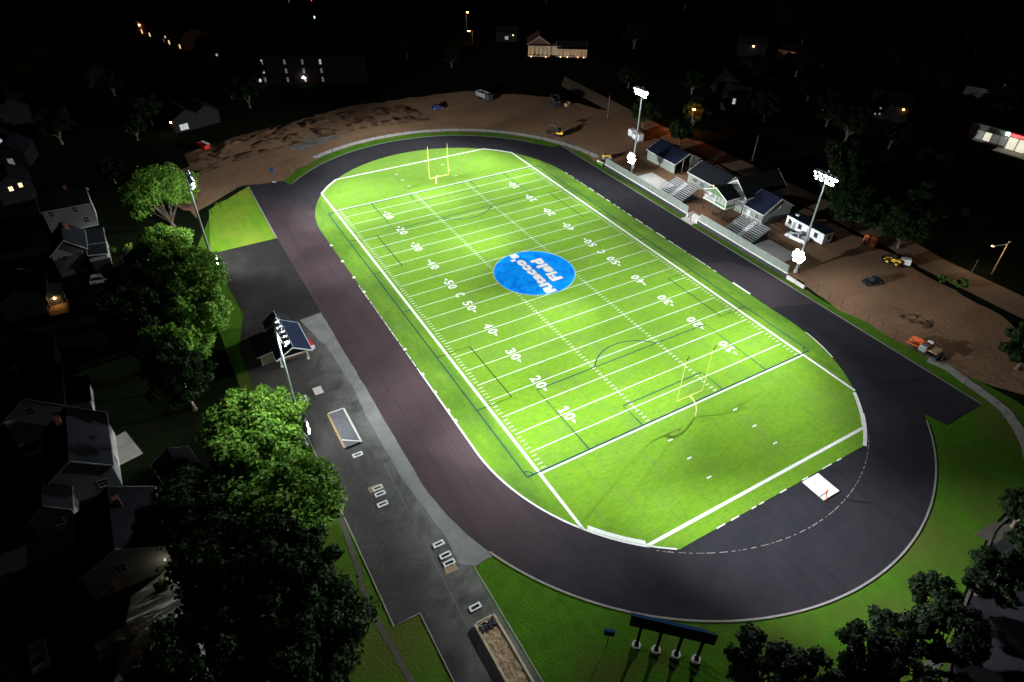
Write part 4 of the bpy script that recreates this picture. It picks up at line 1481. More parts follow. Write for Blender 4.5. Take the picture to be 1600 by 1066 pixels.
def excavator(loc, rz, label, swing=0.0, big=1.0):
    r = empty('excavator', loc, rz, label, 'excavator')
    for s in (-1, 1):
        w = MB()
        pr = [(-1.3 * big, .35), (-1.0 * big, .05), (1.0 * big, .05), (1.3 * big, .35), (1.0 * big, .68), (-1.0 * big, .68)]
        vs = [(x, y, z * big) for y in (s * .95 * big - .22, s * .95 * big + .22) for x, z in pr]
        w.add(vs, [tuple(range(6)), tuple(range(11, 5, -1))] + [(i, (i + 1) % 6, 6 + (i + 1) % 6, 6 + i) for i in range(6)])
        w.build('track', 'rubber', r)
    T = Matrix.Rotation(swing, 4, 'Z') @ Matrix.Diagonal((big, big, big, 1))
    w = MB()
    w.box(-.5, .5, -.9, .9, .3, .6, T)
    w.build('undercarriage', 'iron', r)
    w = MB()
    w.bbox(-1.35, .8, -.95, .95, .75, 1.35, .08, T)
    w.bbox(-1.45, -.5, -.95, .95, 1.3, 1.7, .1, T)
    w.build('house', 'digger', r)
    w = MB()
    w.bbox(-.35, .8, .0, .92, 1.35, 2.55, .08, T)
    co = w.build('cab', 'dark', r)
    w = MB()
    w.box(.78, .83, .1, .82, 1.5, 2.4, T)
    w.build('cab_window', 'glass', co)
    w = MB()
    w.bar(T @ Vector((.7, -.35, 1.1)), T @ Vector((2.0, -.35, 3.1)), .28 * big, .34 * big)
    w.bar(T @ Vector((1.95, -.35, 3.05)), T @ Vector((3.6, -.35, 2.9)), .26 * big, .30 * big)
    w.build('boom', 'iron', r)
    w = MB()
    w.bar(T @ Vector((3.55, -.35, 3.1)), T @ Vector((4.3, -.35, 1.2)), .22 * big, .26 * big)
    w.build('stick', 'iron', r)
    w = MB()
    pr = [(4.1, 1.3), (4.6, 1.0), (4.5, .35), (4.0, .1), (3.75, .35), (4.15, .6)]
    vs = [T @ Vector((x, y, z)) for y in (-.8, .1) for x, z in pr]
    w.add(vs, [tuple(range(6)), tuple(range(11, 5, -1))] + [(i, (i + 1) % 6, 6 + (i + 1) % 6, 6 + i) for i in range(6)])
    w.build('bucket', 'dark', r)
    return r


p = g(874, 210, .5)
excavator((p.x, p.y, 0), ang((874, 210), (848, 205)), 'yellow and black excavator with folded arm on the dirt at the far bend', 0.1, 1.0)

# loader on the dirt under the tree
p = g(1396, 408, 1.2)
ld = empty('wheel_loader', (p.x, p.y, H(p.x, p.y)), R(195), 'small yellow wheel loader parked under the dark trees at right', 'loader')
w = MB()
w.bbox(-1.7, .2, -.75, .75, .7, 1.6, .08)
w.bbox(.2, 1.4, -.6, .6, .6, 1.1, .06)
w.build('body', 'digger', ld)
w = MB()
w.bbox(-.6, .4, -.65, .65, 1.6, 2.6, .06)
w.build('cab', 'dark', ld)
for x in (-1.0, 1.0):
    for s in (-1, 1):
        t = MB()
        t.tube((x, s * .72, .62), (x, s * 1.08, .62), .62, .62, 16)
        to = t.build('wheel', 'rubber', ld)
        t = MB()
        t.tube((x, s * 1.05, .62), (x, s * 1.11, .62), .34, .30, 12)
        t.build('rim', 'digger', to)
w = MB()
for s in (-.45, .45):
    w.bar((.6, s, 1.2), (2.4, s, .5), .16, .2)
w.build('lift_arm', 'digger', ld)
w = MB()
pr = [(2.3, .1), (3.1, .1), (2.7, .55), (2.5, 1.0), (2.3, .8)]
w.add([(x, y, z) for y in (-1.0, 1.0) for x, z in pr], [tuple(range(5)), tuple(range(9, 4, -1))] + [(i, (i + 1) % 5, 5 + (i + 1) % 5, 5 + i) for i in range(5)])
w.build('bucket', 'iron', ld)
p = g(1414, 410, 1.2)
bx = empty('utility_trailer', (p.x, p.y, H(p.x, p.y)), R(40), 'small white box trailer standing just right of the yellow loader', 'trailer')
w = MB()
w.bbox(-1.1, 1.1, -.7, .7, .5, 1.9, .05)
w.build('box', 'carwhite', bx)
w = MB()
w.bar((1.1, 0, .5), (2.0, 0, .4), .1, .1)
w.build('drawbar', 'iron', bx)
for s in (-1, 1):
    t = MB()
    t.tube((0, s * .7, .32), (0, s * .9, .32), .32, .32, 12)
    t.build('wheel', 'rubber', bx)

# paving machine by the walkway
pv = empty('asphalt_paver', (60.6, 51.6, 0.0), R(188), 'orange and grey asphalt paver parked beside the track at right', 'paver')
w = MB()
for s in (-1, 1):
    w.add([(.6, s * .2, .55), (2.9, s * .2, .5), (2.9, s * 1.5, 1.15), (.6, s * 1.5, 1.25), (.6, s * .2, .45), (2.9, s * .2, .4), (2.9, s * 1.55, 1.05), (.6, s * 1.55, 1.15)],
          [(0, 1, 2, 3), (7, 6, 5, 4), (0, 4, 5, 1), (1, 5, 6, 2), (2, 6, 7, 3), (3, 7, 4, 0)])
w.build('hopper', 'orange', pv)
w = MB()
w.bbox(-1.1, .6, -1.1, 1.1, .6, 1.55, .1)
w.build('engine_cover', 'orange', pv)
w = MB()
w.bbox(-.9, .4, .2, 1.35, .5, 1.75, .1)
w.build('fuel_tank', 'cargrey', pv)
w = MB()
w.box(-2.9, -.9, -1.3, 1.3, 1.25, 1.4)
w.build('operator_deck', 'wood', pv)
w = MB()
w.bbox(-3.3, -2.5, -1.7, 1.7, .1, .6, .06)
w.build('screed', 'iron', pv)
w = MB()
for x in (-2.8, -1.0):
    for s in (-1, 1):
        w.bar((x, s * 1.2, 1.4), (x, s * 1.2, 3.0), .07, .07)
w.build('canopy_post', 'iron', pv)
w = MB()
w.bbox(-2.95, -1.6, -1.3, .3, 3.0, 3.1, .03)
w.build('canopy', 'rust', pv)
w = MB()
w.tube((-.3, -.6, 1.5), (-.3, -.6, 2.3), .09, .09, 8)
w.build('exhaust', 'iron', pv)
w = MB()
w.bbox(-1.0, .1, -1.9, -1.2, .8, 1.7, .15)
w.build('water_tank', 'carwhite', pv)
for s in (-1, 1):
    w = MB()
    w.bbox(-1.9, 1.4, s * .85 - .22, s * .85 + .22, 0, .6, .15)
    w.build('track', 'rubber', pv)

# roller by the end of the wall
p = g(948, 245, .6)
rl = empty('road_roller', (p.x, p.y, 0), R(60), 'small cream and yellow roller at the far end of the wall', 'roller')
w = MB()
w.tube((.95, -.6, .45), (.95, .6, .45), .45, .45, 18)
w.build('front_drum', 'steel', rl)
w = MB()
w.tube((-.95, -.6, .45), (-.95, .6, .45), .45, .45, 18)
w.build('rear_drum', 'steel', rl)
w = MB()
w.bbox(-1.2, 1.2, -.55, .55, .75, 1.2, .1)
w.build('body', 'digger', rl)
w = MB()
w.bar((-.3, -.5, 1.2), (-.3, -.5, 2.2), .06, .06)
w.bar((-.3, .5, 1.2), (-.3, .5, 2.2), .06, .06)
w.bar((-.3, -.5, 2.2), (-.3, .5, 2.2), .06, .06)
w.build('roll_bar', 'iron', rl)
w = MB()
w.bbox(-.7, -.2, -.3, .3, 1.2, 1.7, .06)
w.build('seat', 'dark', rl)
# white tanks beyond mast
p = g(992, 216, .3)
tk = empty('storage_trailer', (p.x, p.y, 0), R(-8), 'white plastic tanks on a frame behind the far mast', 'tank')
for x, h_ in ((-2.0, 2.6), (0.6, 2.0), (2.6, 2.8)):
    w = MB()
    w.bbox(x - 1.0, x + 1.0, -1.0, 1.0, .6, h_, .2)
    w.build('tank', 'carwhite', tk)
w = MB()
w.box(-3.0, 3.6, -1.0, 1.0, .45, .6)
for x in (-2.8, 0, 3.4):
    w.box(x - .1, x + .1, -.9, -.7, 0, .45)
    w.box(x - .1, x + .1, .7, .9, 0, .45)
w.build('frame', 'steel', tk)
# dump trucks and containers half lost in the dark
for (u, v), rz_, lab, pm in (((757, 156), 12, 'dark dump truck with ribbed body on the unlit dirt beyond the far bend', 'iron'),
                             ((868, 164), -20, 'dark truck with orange marker standing among the far trees', 'cardark')):
    p = g(u, v)
    t = empty('dump_truck', (p.x, p.y, 0), R(rz_), lab, 'truck')
    w = MB()
    w.bbox(1.6, 3.6, -1.1, 1.1, .7, 2.6, .12)
    co = w.build('cab', pm, t)
    w = MB()
    w.box(3.56, 3.62, -.9, .9, 1.7, 2.35)
    w.build('windscreen', 'glass', co)
    w = MB()
    w.add([(-3.6, -1.2, 1.1), (1.4, -1.2, 1.1), (1.4, 1.2, 1.1), (-3.6, 1.2, 1.1), (-3.9, -1.25, 2.5), (1.4, -1.25, 2.7), (1.4, 1.25, 2.7), (-3.9, 1.25, 2.5)],
          [(3, 2, 1, 0), (0, 1, 5, 4), (1, 2, 6, 5), (2, 3, 7, 6), (3, 0, 4, 7)])
    for k in range(6):
        for s in (-1, 1):
            w.box(-3.2 + .85 * k, -3.1 + .85 * k, s * 1.28 - .06, s * 1.28 + .06, 1.1, 2.5)
    w.build('dump_body', 'cargrey' if pm == 'iron' else 'iron', t)
    w = MB()
    w.box(-3.6, 3.5, -.5, .5, .6, 1.0)
    w.build('chassis', 'iron', t)
    for x in (2.5, -1.2, -2.5):
        for s in (-1, 1):
            q = MB()
            q.tube((x, s * .8, .5), (x, s * 1.15, .5), .5, .5, 14)
            q.build('wheel', 'rubber', t)
p = g(884, 165)
o = empty('material_bin', (p.x, p.y, 0), R(15), 'orange and cream material bin beside the dark far truck', 'bin')
MB().add([(-1.2, -.7, 0), (1.2, -.7, 0), (1.2, .7, 0), (-1.2, .7, 0), (-1.6, -.9, 1.1), (1.6, -.9, 1.1), (1.6, .9, 1.1), (-1.6, .9, 1.1)],
         [(3, 2, 1, 0), (0, 1, 5, 4), (1, 2, 6, 5), (2, 3, 7, 6), (3, 0, 4, 7)]).build('shell', 'wood', o)
MB().bbox(-1.5, -.3, -.85, .85, .5, 1.0, .2).build('load', 'orange', o)
p = g(320, 231)
o = empty('skip', (p.x, p.y, 0), R(20), 'small red skip with a white lid at the left edge of the dirt yard', 'skip')
MB().add([(-1.5, -.8, 0), (1.5, -.8, 0), (1.5, .8, 0), (-1.5, .8, 0), (-2, -.9, 1.4), (2, -.9, 1.4), (2, .9, 1.4), (-2, .9, 1.4)],
         [(3, 2, 1, 0), (0, 1, 5, 4), (1, 2, 6, 5), (2, 3, 7, 6), (3, 0, 4, 7)]).build('shell', 'redpanel', o)
MB().bbox(-2, 2, .2, 1.0, 1.42, 1.52, .03).build('lid', 'trim', o)

# ---------------------------------------------------------------- field-side fittings on the west lot
def form(name, cx, cy, lx, ly, z1, wallw, label, m_='white', fillm='dark', rz=0.0, group=None, cat='concrete form'):
    r = empty(name, (cx, cy, .04), rz, label, cat, group)
    w = MB()
    hx, hy = lx / 2, ly / 2
    w.box(-hx, hx, -hy, -hy + wallw, 0, z1)
    w.box(-hx, hx, hy - wallw, hy, 0, z1)
    w.box(-hx, -hx + wallw, -hy + wallw, hy - wallw, 0, z1)
    w.box(hx - wallw, hx, -hy + wallw, hy - wallw, 0, z1)
    w.build('rim', m_, r)
    w = MB()
    w.box(-hx + wallw, hx - wallw, -hy + wallw, hy - wallw, 0.0, .03)
    w.build('opening', fillm, r)
    return r


lb = ['white rectangular frame just below the grey filled pit', 'white slotted frame touching the bare brown patch, upper of its trio',
      'white slotted frame in the middle of the upper trio', 'white slotted frame lowest of the upper trio, set apart',
      'white slotted frame standing alone, topmost of the lower trio', 'white slotted frame in the middle of the lower trio',
      'white slotted frame against the brown patch, bottom of the lower trio', 'white slotted frame alone above the long sand pit']
for lab, (u, v) in zip(lb, ((559, 711), (590, 763), (594, 772), (598, 788), (685.5, 850.5), (696, 868), (702, 880), (742.5, 949))):
    p = g(u, v)
    form('board_socket', p.x, p.y, .85, 1.62, .09, .26 if v < 860 else .23, lab, 'white', 'dark', 0, 'white slotted frames set in the west lot', 'slotted frame')
for (u, v), lab in (((585, 763.5), None), ((703.5, 888.5), None)):
    p = g(u, v)
    sheet('bare_patch', [(p.x - .6, p.y - .9), (p.x + .6, p.y - .85), (p.x + .65, p.y + .85), (p.x - .6, p.y + .85)], 0.06, 'sand')
p = g(497, 611)
o = MB().bbox(p.x - .95, p.x + .95, p.y - .75, p.y + .75, .045, .16, .03).build('cover_slab', 'newconcrete')
tag(o, 'plain white square slab on the lot left of the concrete strip', 'slab')
p = g(475, 624)
form('drain_frame', p.x, p.y, 1.6, 1.2, .14, .42, 'white square drain frame with small black opening beside the mast', 'newconcrete', 'dark', 0, None, 'drain')
p = g(452, 627)
o = MB().bbox(p.x - 1.2, p.x + 1.0, p.y - .7, p.y + .7, .045, .15, .03).build('cover_slab', 'concrete')
tag(o, 'grey slab half hidden under the lit tree beside the mast', 'slab')


def pit(x0, x1, y0, y1, label, fill, m1, m2, board=None):
    r = empty('jump_pit', ((x0 + x1) / 2, (y0 + y1) / 2, .04), 0, label, 'jumping pit')
    hx, hy = (x1 - x0) / 2, (y1 - y0) / 2
    for s, mm in ((-1, m1), (1, m2)):
        w = MB()
        w.bbox(-hx, hx, s * hy - .16, s * hy + .16, 0, .3, .03)
        w.build('side_board', mm, r)
    for s in (-1, 1):
        w = MB()
        w.bbox(s * hx - .12, s * hx + .12, -hy + .17, hy - .17, 0, .28, .03)
        w.build('end_board', m2 if s < 0 else 'dark', r)
    vs, fs = [], []
    nx_, ny_ = 50, 16
    for j in range(ny_ + 1):
        for i in range(nx_ + 1):
            x, y = -hx + .13 + (2 * hx - .26) * i / nx_, -hy + .17 + (2 * hy - .34) * j / ny_
            vs.append((x, y, .23 + .05 * mnoise.noise(Vector((x * 1.1, y * 2.0, hx)))))
    for j in range(ny_):
        for i in range(nx_):
            k = j * (nx_ + 1) + i
            fs.append((k, k + 1, k + nx_ + 2, k + nx_ + 1))
    w = MB()
    w.add(vs, fs)
    w.build('fill', fill, r, smooth=True)
    if board:
        w = MB()
        w.bar(board[0], board[1], .16, .08)
        w.build('loose_board', 'trim', r)
    return r, hx, hy


pit(21.5, 30.5, -54.55, -51.75, 'boarded pit filled with grey gravel on the west lot', 'tarp', 'wood', 'newconcrete', ((2.6, -1.25, .33), (4.3, 1.2, .36)))
r, hx, hy = pit(67.0, 79.5, -50.0, -47.3, 'long wooden boarded pit filled with brown sand', 'sand', 'beige', 'beige')
w = MB()
for k in range(3):
    pts = [(-hx + .6 + .35 * k + .2 * math.sin(i * 1.3), -hy + .3 + .2 * i, .26 + .06 * math.sin(i * 2 + k)) for i in range(11)]
    w.path(pts, .11, 6)
w.build('plastic_sheet', 'film', r)

# kiosk with porch columns
ks = empty('kiosk', (0.0, -55.5, .04), 0, 'small dark roofed kiosk with white trim on the west lot', 'kiosk')
gable(ks, 8.8, 5.8, 2.35, 4.05, 'brick', 'roofblue', (1.1, 0, 0), 0, .4, (), (), wall=False)
w = MB()
pr = [(-2.9, 0), (2.9, 0), (2.9, 2.3), (0, 4.0), (-2.9, 2.3)]
vs = [(x, y * .97, z) for x in (-3.3, 3.6) for y, z in pr]
w.add(vs, [(4, 3, 2, 1, 0), (5, 6, 7, 8, 9), (0, 1, 6, 5), (1, 2, 7, 6), (2, 3, 8, 7), (3, 4, 9, 8), (4, 0, 5, 9)])
w.build('wall', 'brick', ks)
door(ks, Matrix.Translation((3.6, 0, 0)) @ Matrix.Rotation(PI / 2, 4, 'Z'), -.4, 1.0, 2.0, 'brick')
w = MB()
w.add([(5.55, -3.2, 2.25), (5.55, 3.2, 2.25), (5.55, 0, 4.0), (5.45, -3.2, 2.25), (5.45, 3.2, 2.25), (5.45, 0, 4.0)], [(0, 1, 2), (5, 4, 3), (0, 3, 4, 1), (1, 4, 5, 2), (2, 5, 3, 0)])
w.build('pediment', 'roof', ks)
w = MB()
w.bar((5.62, -3.3, 2.2), (5.62, 3.3, 2.2), .14, .2)
w.bar((-1.5, .1, 4.28), (5.9, .1, 4.28), .10, .06)
w.build('fascia', 'trim', ks)
gable(ks, 4.0, 4.6, 2.0, 3.7, 'brick', 'roof', (-5.3, -.1, 0), 0, .3, (), (), None, False)
w = MB()
w.bar((-7.5, -.1, 3.93), (-1.6, -.1, 3.93), .16, .08)
w.build('ridge_cap', 'alu', ks)
w = MB()
w.box(-3.4, 3.0, -5.7, -2.84, 0, 2.0)
w.build('annex', 'brick', ks)
w = MB()
w.add([(-3.75, -6.2, 2.02), (3.25, -6.2, 2.02), (3.25, -3.25, 2.42), (-3.75, -3.25, 2.42), (-3.75, -6.2, 2.2), (3.25, -6.2, 2.2), (3.25, -3.25, 2.56), (-3.75, -3.25, 2.56)],
      [(3, 2, 1, 0), (4, 5, 6, 7), (0, 1, 5, 4), (1, 2, 6, 5), (2, 3, 7, 6), (3, 0, 4, 7)])
w.build('annex_roof', 'roof', ks)
w = MB()
w.box(3.0, 3.08, -5.4, -3.1, .05, 1.95)
w.build('roller_door', 'beige', ks)
w = MB()
w.box(3.0, 3.14, -5.58, -5.4, 0, 2.0)
w.box(3.0, 3.14, -3.1, -2.95, 0, 2.0)
w.bar((3.3, -6.2, 2.1), (3.3, -3.25, 2.5), .08, .2)
w.build('door_frame', 'trim', ks)
for y in (-2.55, 2.4):
    w = MB()
    w.bbox(5.12, 5.36, y - .12, y + .12, .25, 2.3, .03)
    co = w.build('column', 'trim', ks)
    w = MB()
    w.bbox(5.0, 5.48, y - .24, y + .24, 0, .25, .03)
    w.build('base', 'trim', co)
w = MB()
w.bbox(.8, 3.0, 3.55, 4.3, .75, 1.0, .04)
w.box(.9, 1.0, 3.6, 4.2, 0, .75)
w.box(2.8, 2.9, 3.6, 4.2, 0, .75)
w.build('counter', 'redpanel', ks)
w = MB()
w.bbox(3.05, 3.3, 3.5, 4.3, .3, 1.1, .04)
w.build('counter_end', 'trim', ks)

# scoreboard seen from behind
A_, B_ = Vector((79.2, -33.9)), Vector((84.2, -28.7))
ax = (B_ - A_)
sb = empty('scoreboard', ((A_.x + B_.x) / 2, (A_.y + B_.y) / 2, 0), math.atan2(ax.y, ax.x), 'long dark scoreboard on four posts with round concrete footings', 'scoreboard')
Lb = ax.length
for i in range(4):
    x = -Lb / 2 + Lb * i / 3
    w = MB()
    w.tube((x, 0, 0), (x, 0, .32), .56, .56, 22)
    w.build('footing', 'newconcrete', sb)
    w = MB()
    w.bbox(x - .16, x + .16, -.16, .16, .32, 6.0, .02)
    w.bbox(x - .25, x + .25, -.25, .25, .32, .6, .02)
    w.build('post', 'dark', sb)
w = MB()
w.bbox(-Lb / 2 - 1.4, Lb / 2 + 1.4, .17, .5, 3.9, 6.2, .03)
w.build('panel', 'boardback', sb)
w = MB()
w.box(-Lb / 2 - 1.42, Lb / 2 + .2, .12, .52, 6.2, 6.32)
w.build('top_cap', 'bluepaint', sb)
p = g(947, 1013)
sn = empty('post_sign', (p.x, p.y, 0), R(50), 'small dark sign box on a thin post left of the scoreboard', 'sign')
MB().tube((0, 0, 0), (0, 0, 3.6), .05, .05, 8).build('post', 'iron', sn)
MB().bbox(-.62, .62, -.22, .22, 3.4, 4.35, .04).build('box', 'bluepaint', sn)
p = g(428.5, 285)
sn = empty('post_sign', (p.x, p.y, .05), R(70), 'small blue sign on a white footing at the top left track corner', 'sign')
MB().bbox(-.5, .5, -.35, .35, 0, .15, .03).build('footing', 'newconcrete', sn)
MB().tube((0, 0, .1), (0, 0, 4.0), .05, .05, 8).build('post', 'bluepaint', sn)
MB().bbox(-.5, .5, -.08, .08, 2.9, 4.2, .03).build('box', 'bluepaint', sn)

# white slab with the fallen orange tool in the D
w = MB()
w.bbox(71.65, 75.7, 4.65, 8.25, .052, .16, .02)
o = w.build('launch_slab', 'white')
tag(o, 'bright white rectangular slab at the edge of the near turf', 'slab')
tp = empty('survey_tripod', (75.35, 5.15, .16), R(20), 'orange and black survey tripod on the corner of the white slab', 'tripod')
for a in (90, 210, 330):
    w = MB()
    w.bar((.62 * math.cos(R(a)), .62 * math.sin(R(a)), -.1 if a == 330 else 0), (0, 0, 1.25), .09, .06)
    w.build('leg', 'orange' if a != 210 else 'dark', tp)
w = MB()
w.tube((0, 0, 1.22), (0, 0, 1.34), .14, .14, 10)
w.build('head', 'dark', tp)
w = MB()
w.bbox(-.13, .13, -.1, .1, 1.34, 1.66, .03)
w.build('instrument', 'orange', tp)

# ---------------------------------------------------------------- person on the stairs
def person(loc, rz, label):
    bm_v, bm_e, rad = [], [], []

    def add(p, r, par=None):
        bm_v.append(p)
        rad.append(r)
        if par is not None:
            bm_e.append((par, len(bm_v) - 1))
        return len(bm_v) - 1
    pel = add((0, 0, .95), .155)
    sp = add((0, 0, 1.15), .150, pel)
    ch = add((0, .01, 1.36), .165, sp)
    nk = add((0, 0, 1.50), .062, ch)
    hd = add((0, -.015, 1.60), .088, nk)
    ht = add((0, -.01, 1.70), .082, hd)
    add((0, -.10, 1.60), .022, hd)
    for s in (-1, 1):
        hip = add((s * .10, 0, .88), .105, pel)
        kn = add((s * .12, -.02, .49), .068, hip)
        an = add((s * .12, .02, .09), .046, kn)
        add((s * .13, -.14, .045), .040, an)
        sh = add((s * .19, .01, 1.40), .070, ch)
        el = add((s * .25, .03, 1.13), .048, sh)
        wr = add((s * .27, -.06, .90), .032, el)
        pm = add((s * .275, -.08, .83), .036, wr)
        for k in range(4):
            a = add((s * (.268 + .004 * k), -.118 + .022 * k, .775), .010, pm)
            add((s * (.255 + .004 * k), -.120 + .022 * k, .735 - .006 * (k in (1, 2))), .008, a)
        t = add((s * .262, -.128, .825), .011, pm)
        add((s * .252, -.145, .790), .009, t)
    me = bpy.data.meshes.new('person')
    me.from_pydata(bm_v, bm_e, [])
    o = bpy.data.objects.new('person', me)
    col.objects.link(o)
    sk_ = o.modifiers.new('skin', 'SKIN')
    for i, r in enumerate(rad):
        me.skin_vertices[0].data[i].radius = (r, r)
    me.skin_vertices[0].data[pel].use_root = True
    sb_ = o.modifiers.new('smooth', 'SUBSURF')
    sb_.levels = sb_.render_levels = 1
    dg = bpy.context.evaluated_depsgraph_get()
    dg.update()
    m2 = bpy.data.meshes.new_from_object(o.evaluated_get(dg))
    bpy.data.objects.remove(o)
    for k in ('skin', 'jacket', 'trousers', 'rubber'):
        m2.materials.append(M[k])
    for p in m2.polygons:
        p.use_smooth = True
        c = p.center
        hand = abs(c.x) > .2 and c.z < .90
        p.material_index = 0 if (c.z > 1.50 or hand) else (1 if (c.z > .93 or abs(c.x) > .2) else (2 if c.z > .11 else 3))
    o = bpy.data.objects.new('person', m2)
    col.objects.link(o)
    o.location = loc
    o.rotation_euler = (0, 0, rz)
    tag(o, label, 'person')
    h = MB()
    for i in range(6):
        for j in range(12):
            pass
    bm = bmesh.new()
    bmesh.ops.create_uvsphere(bm, u_segments=12, v_segments=8, radius=.108)
    bmesh.ops.delete(bm, geom=[v for v in bm.verts if v.co.z < -.045 or (v.co.y < -.06 and v.co.z < .04)], context='VERTS')
    bm.verts.index_update()
    h.add([v.co + Vector((0, .005, 1.66)) for v in bm.verts], [[v.index for v in f.verts] for f in bm.faces])
    bm.free()
    h.build('hair', 'hair', o, smooth=True)
    for s in (-1, 1):
        e = MB()
        e.tube((s * .035, -.098, 1.625), (s * .035, -.106, 1.625), .012, .010, 8)
        e.build('eye', 'dark', o)
    return o


person((-1.15, 47.6, .13), R(-20), 'person in dark jacket and grey blue trousers standing at the foot of the stairs')


# ---------------------------------------------------------------- trees
def crown_geo(seed, Rr, h0, h1, nl, leaves, size, flat=0.75, bare=False):
    rr = random.Random(seed)
    lobes = []
    hc = (h0 + h1) / 2
    hh = (h1 - h0) / 2
    tries = 0
    while len(lobes) < nl and tries < 4000:
        tries += 1
        a = rr.uniform(0, 2 * PI)
        zz = rr.uniform(-0.8, 0.92)
        rad = math.sqrt(max(0, 1 - zz * zz)) * (0.55 + .45 * rr.random() ** .5)
        k = rr.uniform(.62, .88)
        c = Vector((math.cos(a) * rad * Rr * k, math.sin(a) * rad * Rr * k, hc + zz * hh * k))
        lr = Rr * rr.uniform(.13, .27)
        if bare and c.x > .05 * Rr and c.z < h0 + .62 * (h1 - h0):
            continue
        if any((c - q).length < .55 * (lr + r_) for q, r_ in lobes):
            continue
        lobes.append((c, lr))
    tot = sum(r_ * r_ for _, r_ in lobes)
    v, f = [], []
    for c, lr in lobes:
        n = int(leaves * lr * lr / tot)
        for _ in range(n):
            d = Vector((rr.gauss(0, 1), rr.gauss(0, 1), rr.gauss(0.15, 1)))
            if d.length < 1e-3:
                continue
            d.normalize()
            bump = 1 + .30 * mnoise.noise(d * 2.3 + c)
            p = c + Vector((d.x, d.y, d.z * flat)) * lr * bump * (rr.random() ** .28 if rr.random() > .08 else rr.uniform(1, 1.25))
            nrm = (d + Vector((rr.gauss(0, .55), rr.gauss(0, .55), rr.gauss(.35, .55)))).normalized()
            t = nrm.orthogonal().normalized()
            t.rotate(Matrix.Rotation(rr.uniform(0, 2 * PI), 3, nrm))
            b = nrm.cross(t)
            s = size * rr.uniform(.65, 1.35)
            o = len(v)
            v += [p - t * s * .5, p + b * s * .33 - nrm * s * .08, p + t * s * .55 - nrm * s * .12, p - b * s * .33 - nrm * s * .08]
            f.append((o, o + 1, o + 2, o + 3))
    return v, f, lobes


def tree_proto(seed, Rr, h, hb, nl, leaves, size, limbs=5, lm='leaf', bare=False):
    """returns (crown mesh, trunk mesh)"""
    rr = random.Random(seed + 50)
    v, f, lobes = crown_geo(seed, Rr, hb, h, nl, leaves, size, .75, bare)
    cm = bpy.data.meshes.new('crown')
    cm.from_pydata([tuple(p) for p in v], [], f)
    cm.materials.append(M[lm])
    t = MB()
    tr_ = .045 * Rr + .12
    fork = hb * (.35 if bare else .8)
    t.tube((0, 0, 0), (0, 0, .5), tr_ * 1.5, tr_, 9, False)
    t.tube((0, 0, .5), (0.1, 0, fork), tr_, tr_ * .75, 9, False)
    order = sorted(lobes, key=lambda q: -q[1])[:limbs + 6]
    for i, (c, lr) in enumerate(order):
        st = Vector((0.1, 0, fork * rr.uniform(.8, 1.0)))
        mid = st + (c - st) * .5 + Vector((rr.gauss(0, .25), rr.gauss(0, .25), .12 * (c - st).length))
        k = tr_ * (.55 if i < limbs else .3)
        q1 = st + (mid - st) * .5 + Vector((rr.gauss(0, .1), rr.gauss(0, .1), .15))
        t.tube(st, q1, k, k * .8, 6, False)
        t.tube(q1, mid, k * .8, k * .6, 6, False)
        t.tube(mid, c, k * .6, k * .2, 6, False)
        for _ in range(3):
            e = c + Vector((rr.gauss(0, 1), rr.gauss(0, 1), rr.gauss(.2, .7))).normalized() * lr * .8
            t.tube(mid + (c - mid) * rr.uniform(.3, .9), e, k * .25, k * .08, 5, False)
    tm = bpy.data.meshes.new('trunk')
    tm.from_pydata(t.v, [], t.f)
    tm.materials.append(M['bark'])
    for p in tm.polygons:
        p.use_smooth = True
    return cm, tm, Rr, h


PR = {
    'round': tree_proto(3, 7.4, 13.5, 2.2, 60, 13000, .58),
    'broad': tree_proto(12, 8.2, 13.0, 1.8, 66, 14500, .60),
    'tall': tree_proto(21, 6.3, 14.0, 2.4, 52, 11500, .56),
    'fork': tree_proto(35, 11.0, 17.0, 3.4, 80, 15500, .62, 9, 'leaf', True),
    'dim': tree_proto(44, 7.0, 12.0, 2.5, 30, 5200, .80, 5, 'nightleaf'),
    'small': tree_proto(52, 4.2, 8.2, 1.6, 34, 7000, .42, 5, 'nightleaf'),
}


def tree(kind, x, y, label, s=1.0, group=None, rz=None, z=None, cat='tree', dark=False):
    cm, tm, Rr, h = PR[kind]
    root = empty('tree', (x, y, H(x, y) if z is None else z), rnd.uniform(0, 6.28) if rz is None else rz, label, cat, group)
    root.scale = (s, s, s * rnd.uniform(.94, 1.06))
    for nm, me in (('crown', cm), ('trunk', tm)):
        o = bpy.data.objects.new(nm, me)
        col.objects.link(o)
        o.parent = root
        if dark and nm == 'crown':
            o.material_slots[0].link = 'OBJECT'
            o.material_slots[0].material = M['shadeleaf']
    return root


tree('fork', -61.5, -67.6, 'tall spreading tree with bare pale forked limbs behind the left mast', .88, rz=0.15)
tree('round', -36.5, -70.4, 'rounded bright tree just below the forked tree and left mast', .93)
tree('broad', -21.5, -68.4, 'large leafy tree left of the wide asphalt apron', 1.0)
tree('round', -8.0, -68.6, 'bushy tree pressing against the lot beside the kiosk', .95)
tree('tall', -13.0, -79.5, 'dark tree behind the bushy row, facing the gabled houses', 1.0, dark=True)
tree('tall', -20.5, -77.0, 'dark tree behind the bushy row above the white car', 1.0, dark=True)
tree('tall', -6.0, -78.5, 'dark tree behind the bushy tree beside the kiosk', .95, dark=True)
tree('tall', 2.5, -74.5, 'dark tree left of the grass patch below the kiosk', .95)
tree('broad', 26.0, -66.2, 'brightly lit tree covering the foot of the near left mast', .96, rz=1.0)
tree('tall', 9.0, -74.0, 'dim tree between the lit one and the back gardens', .95, dark=True)
tree('round', 33.5, -67.6, 'leafy tree behind the grey filled pit, lit on its crown edge', 1.0)
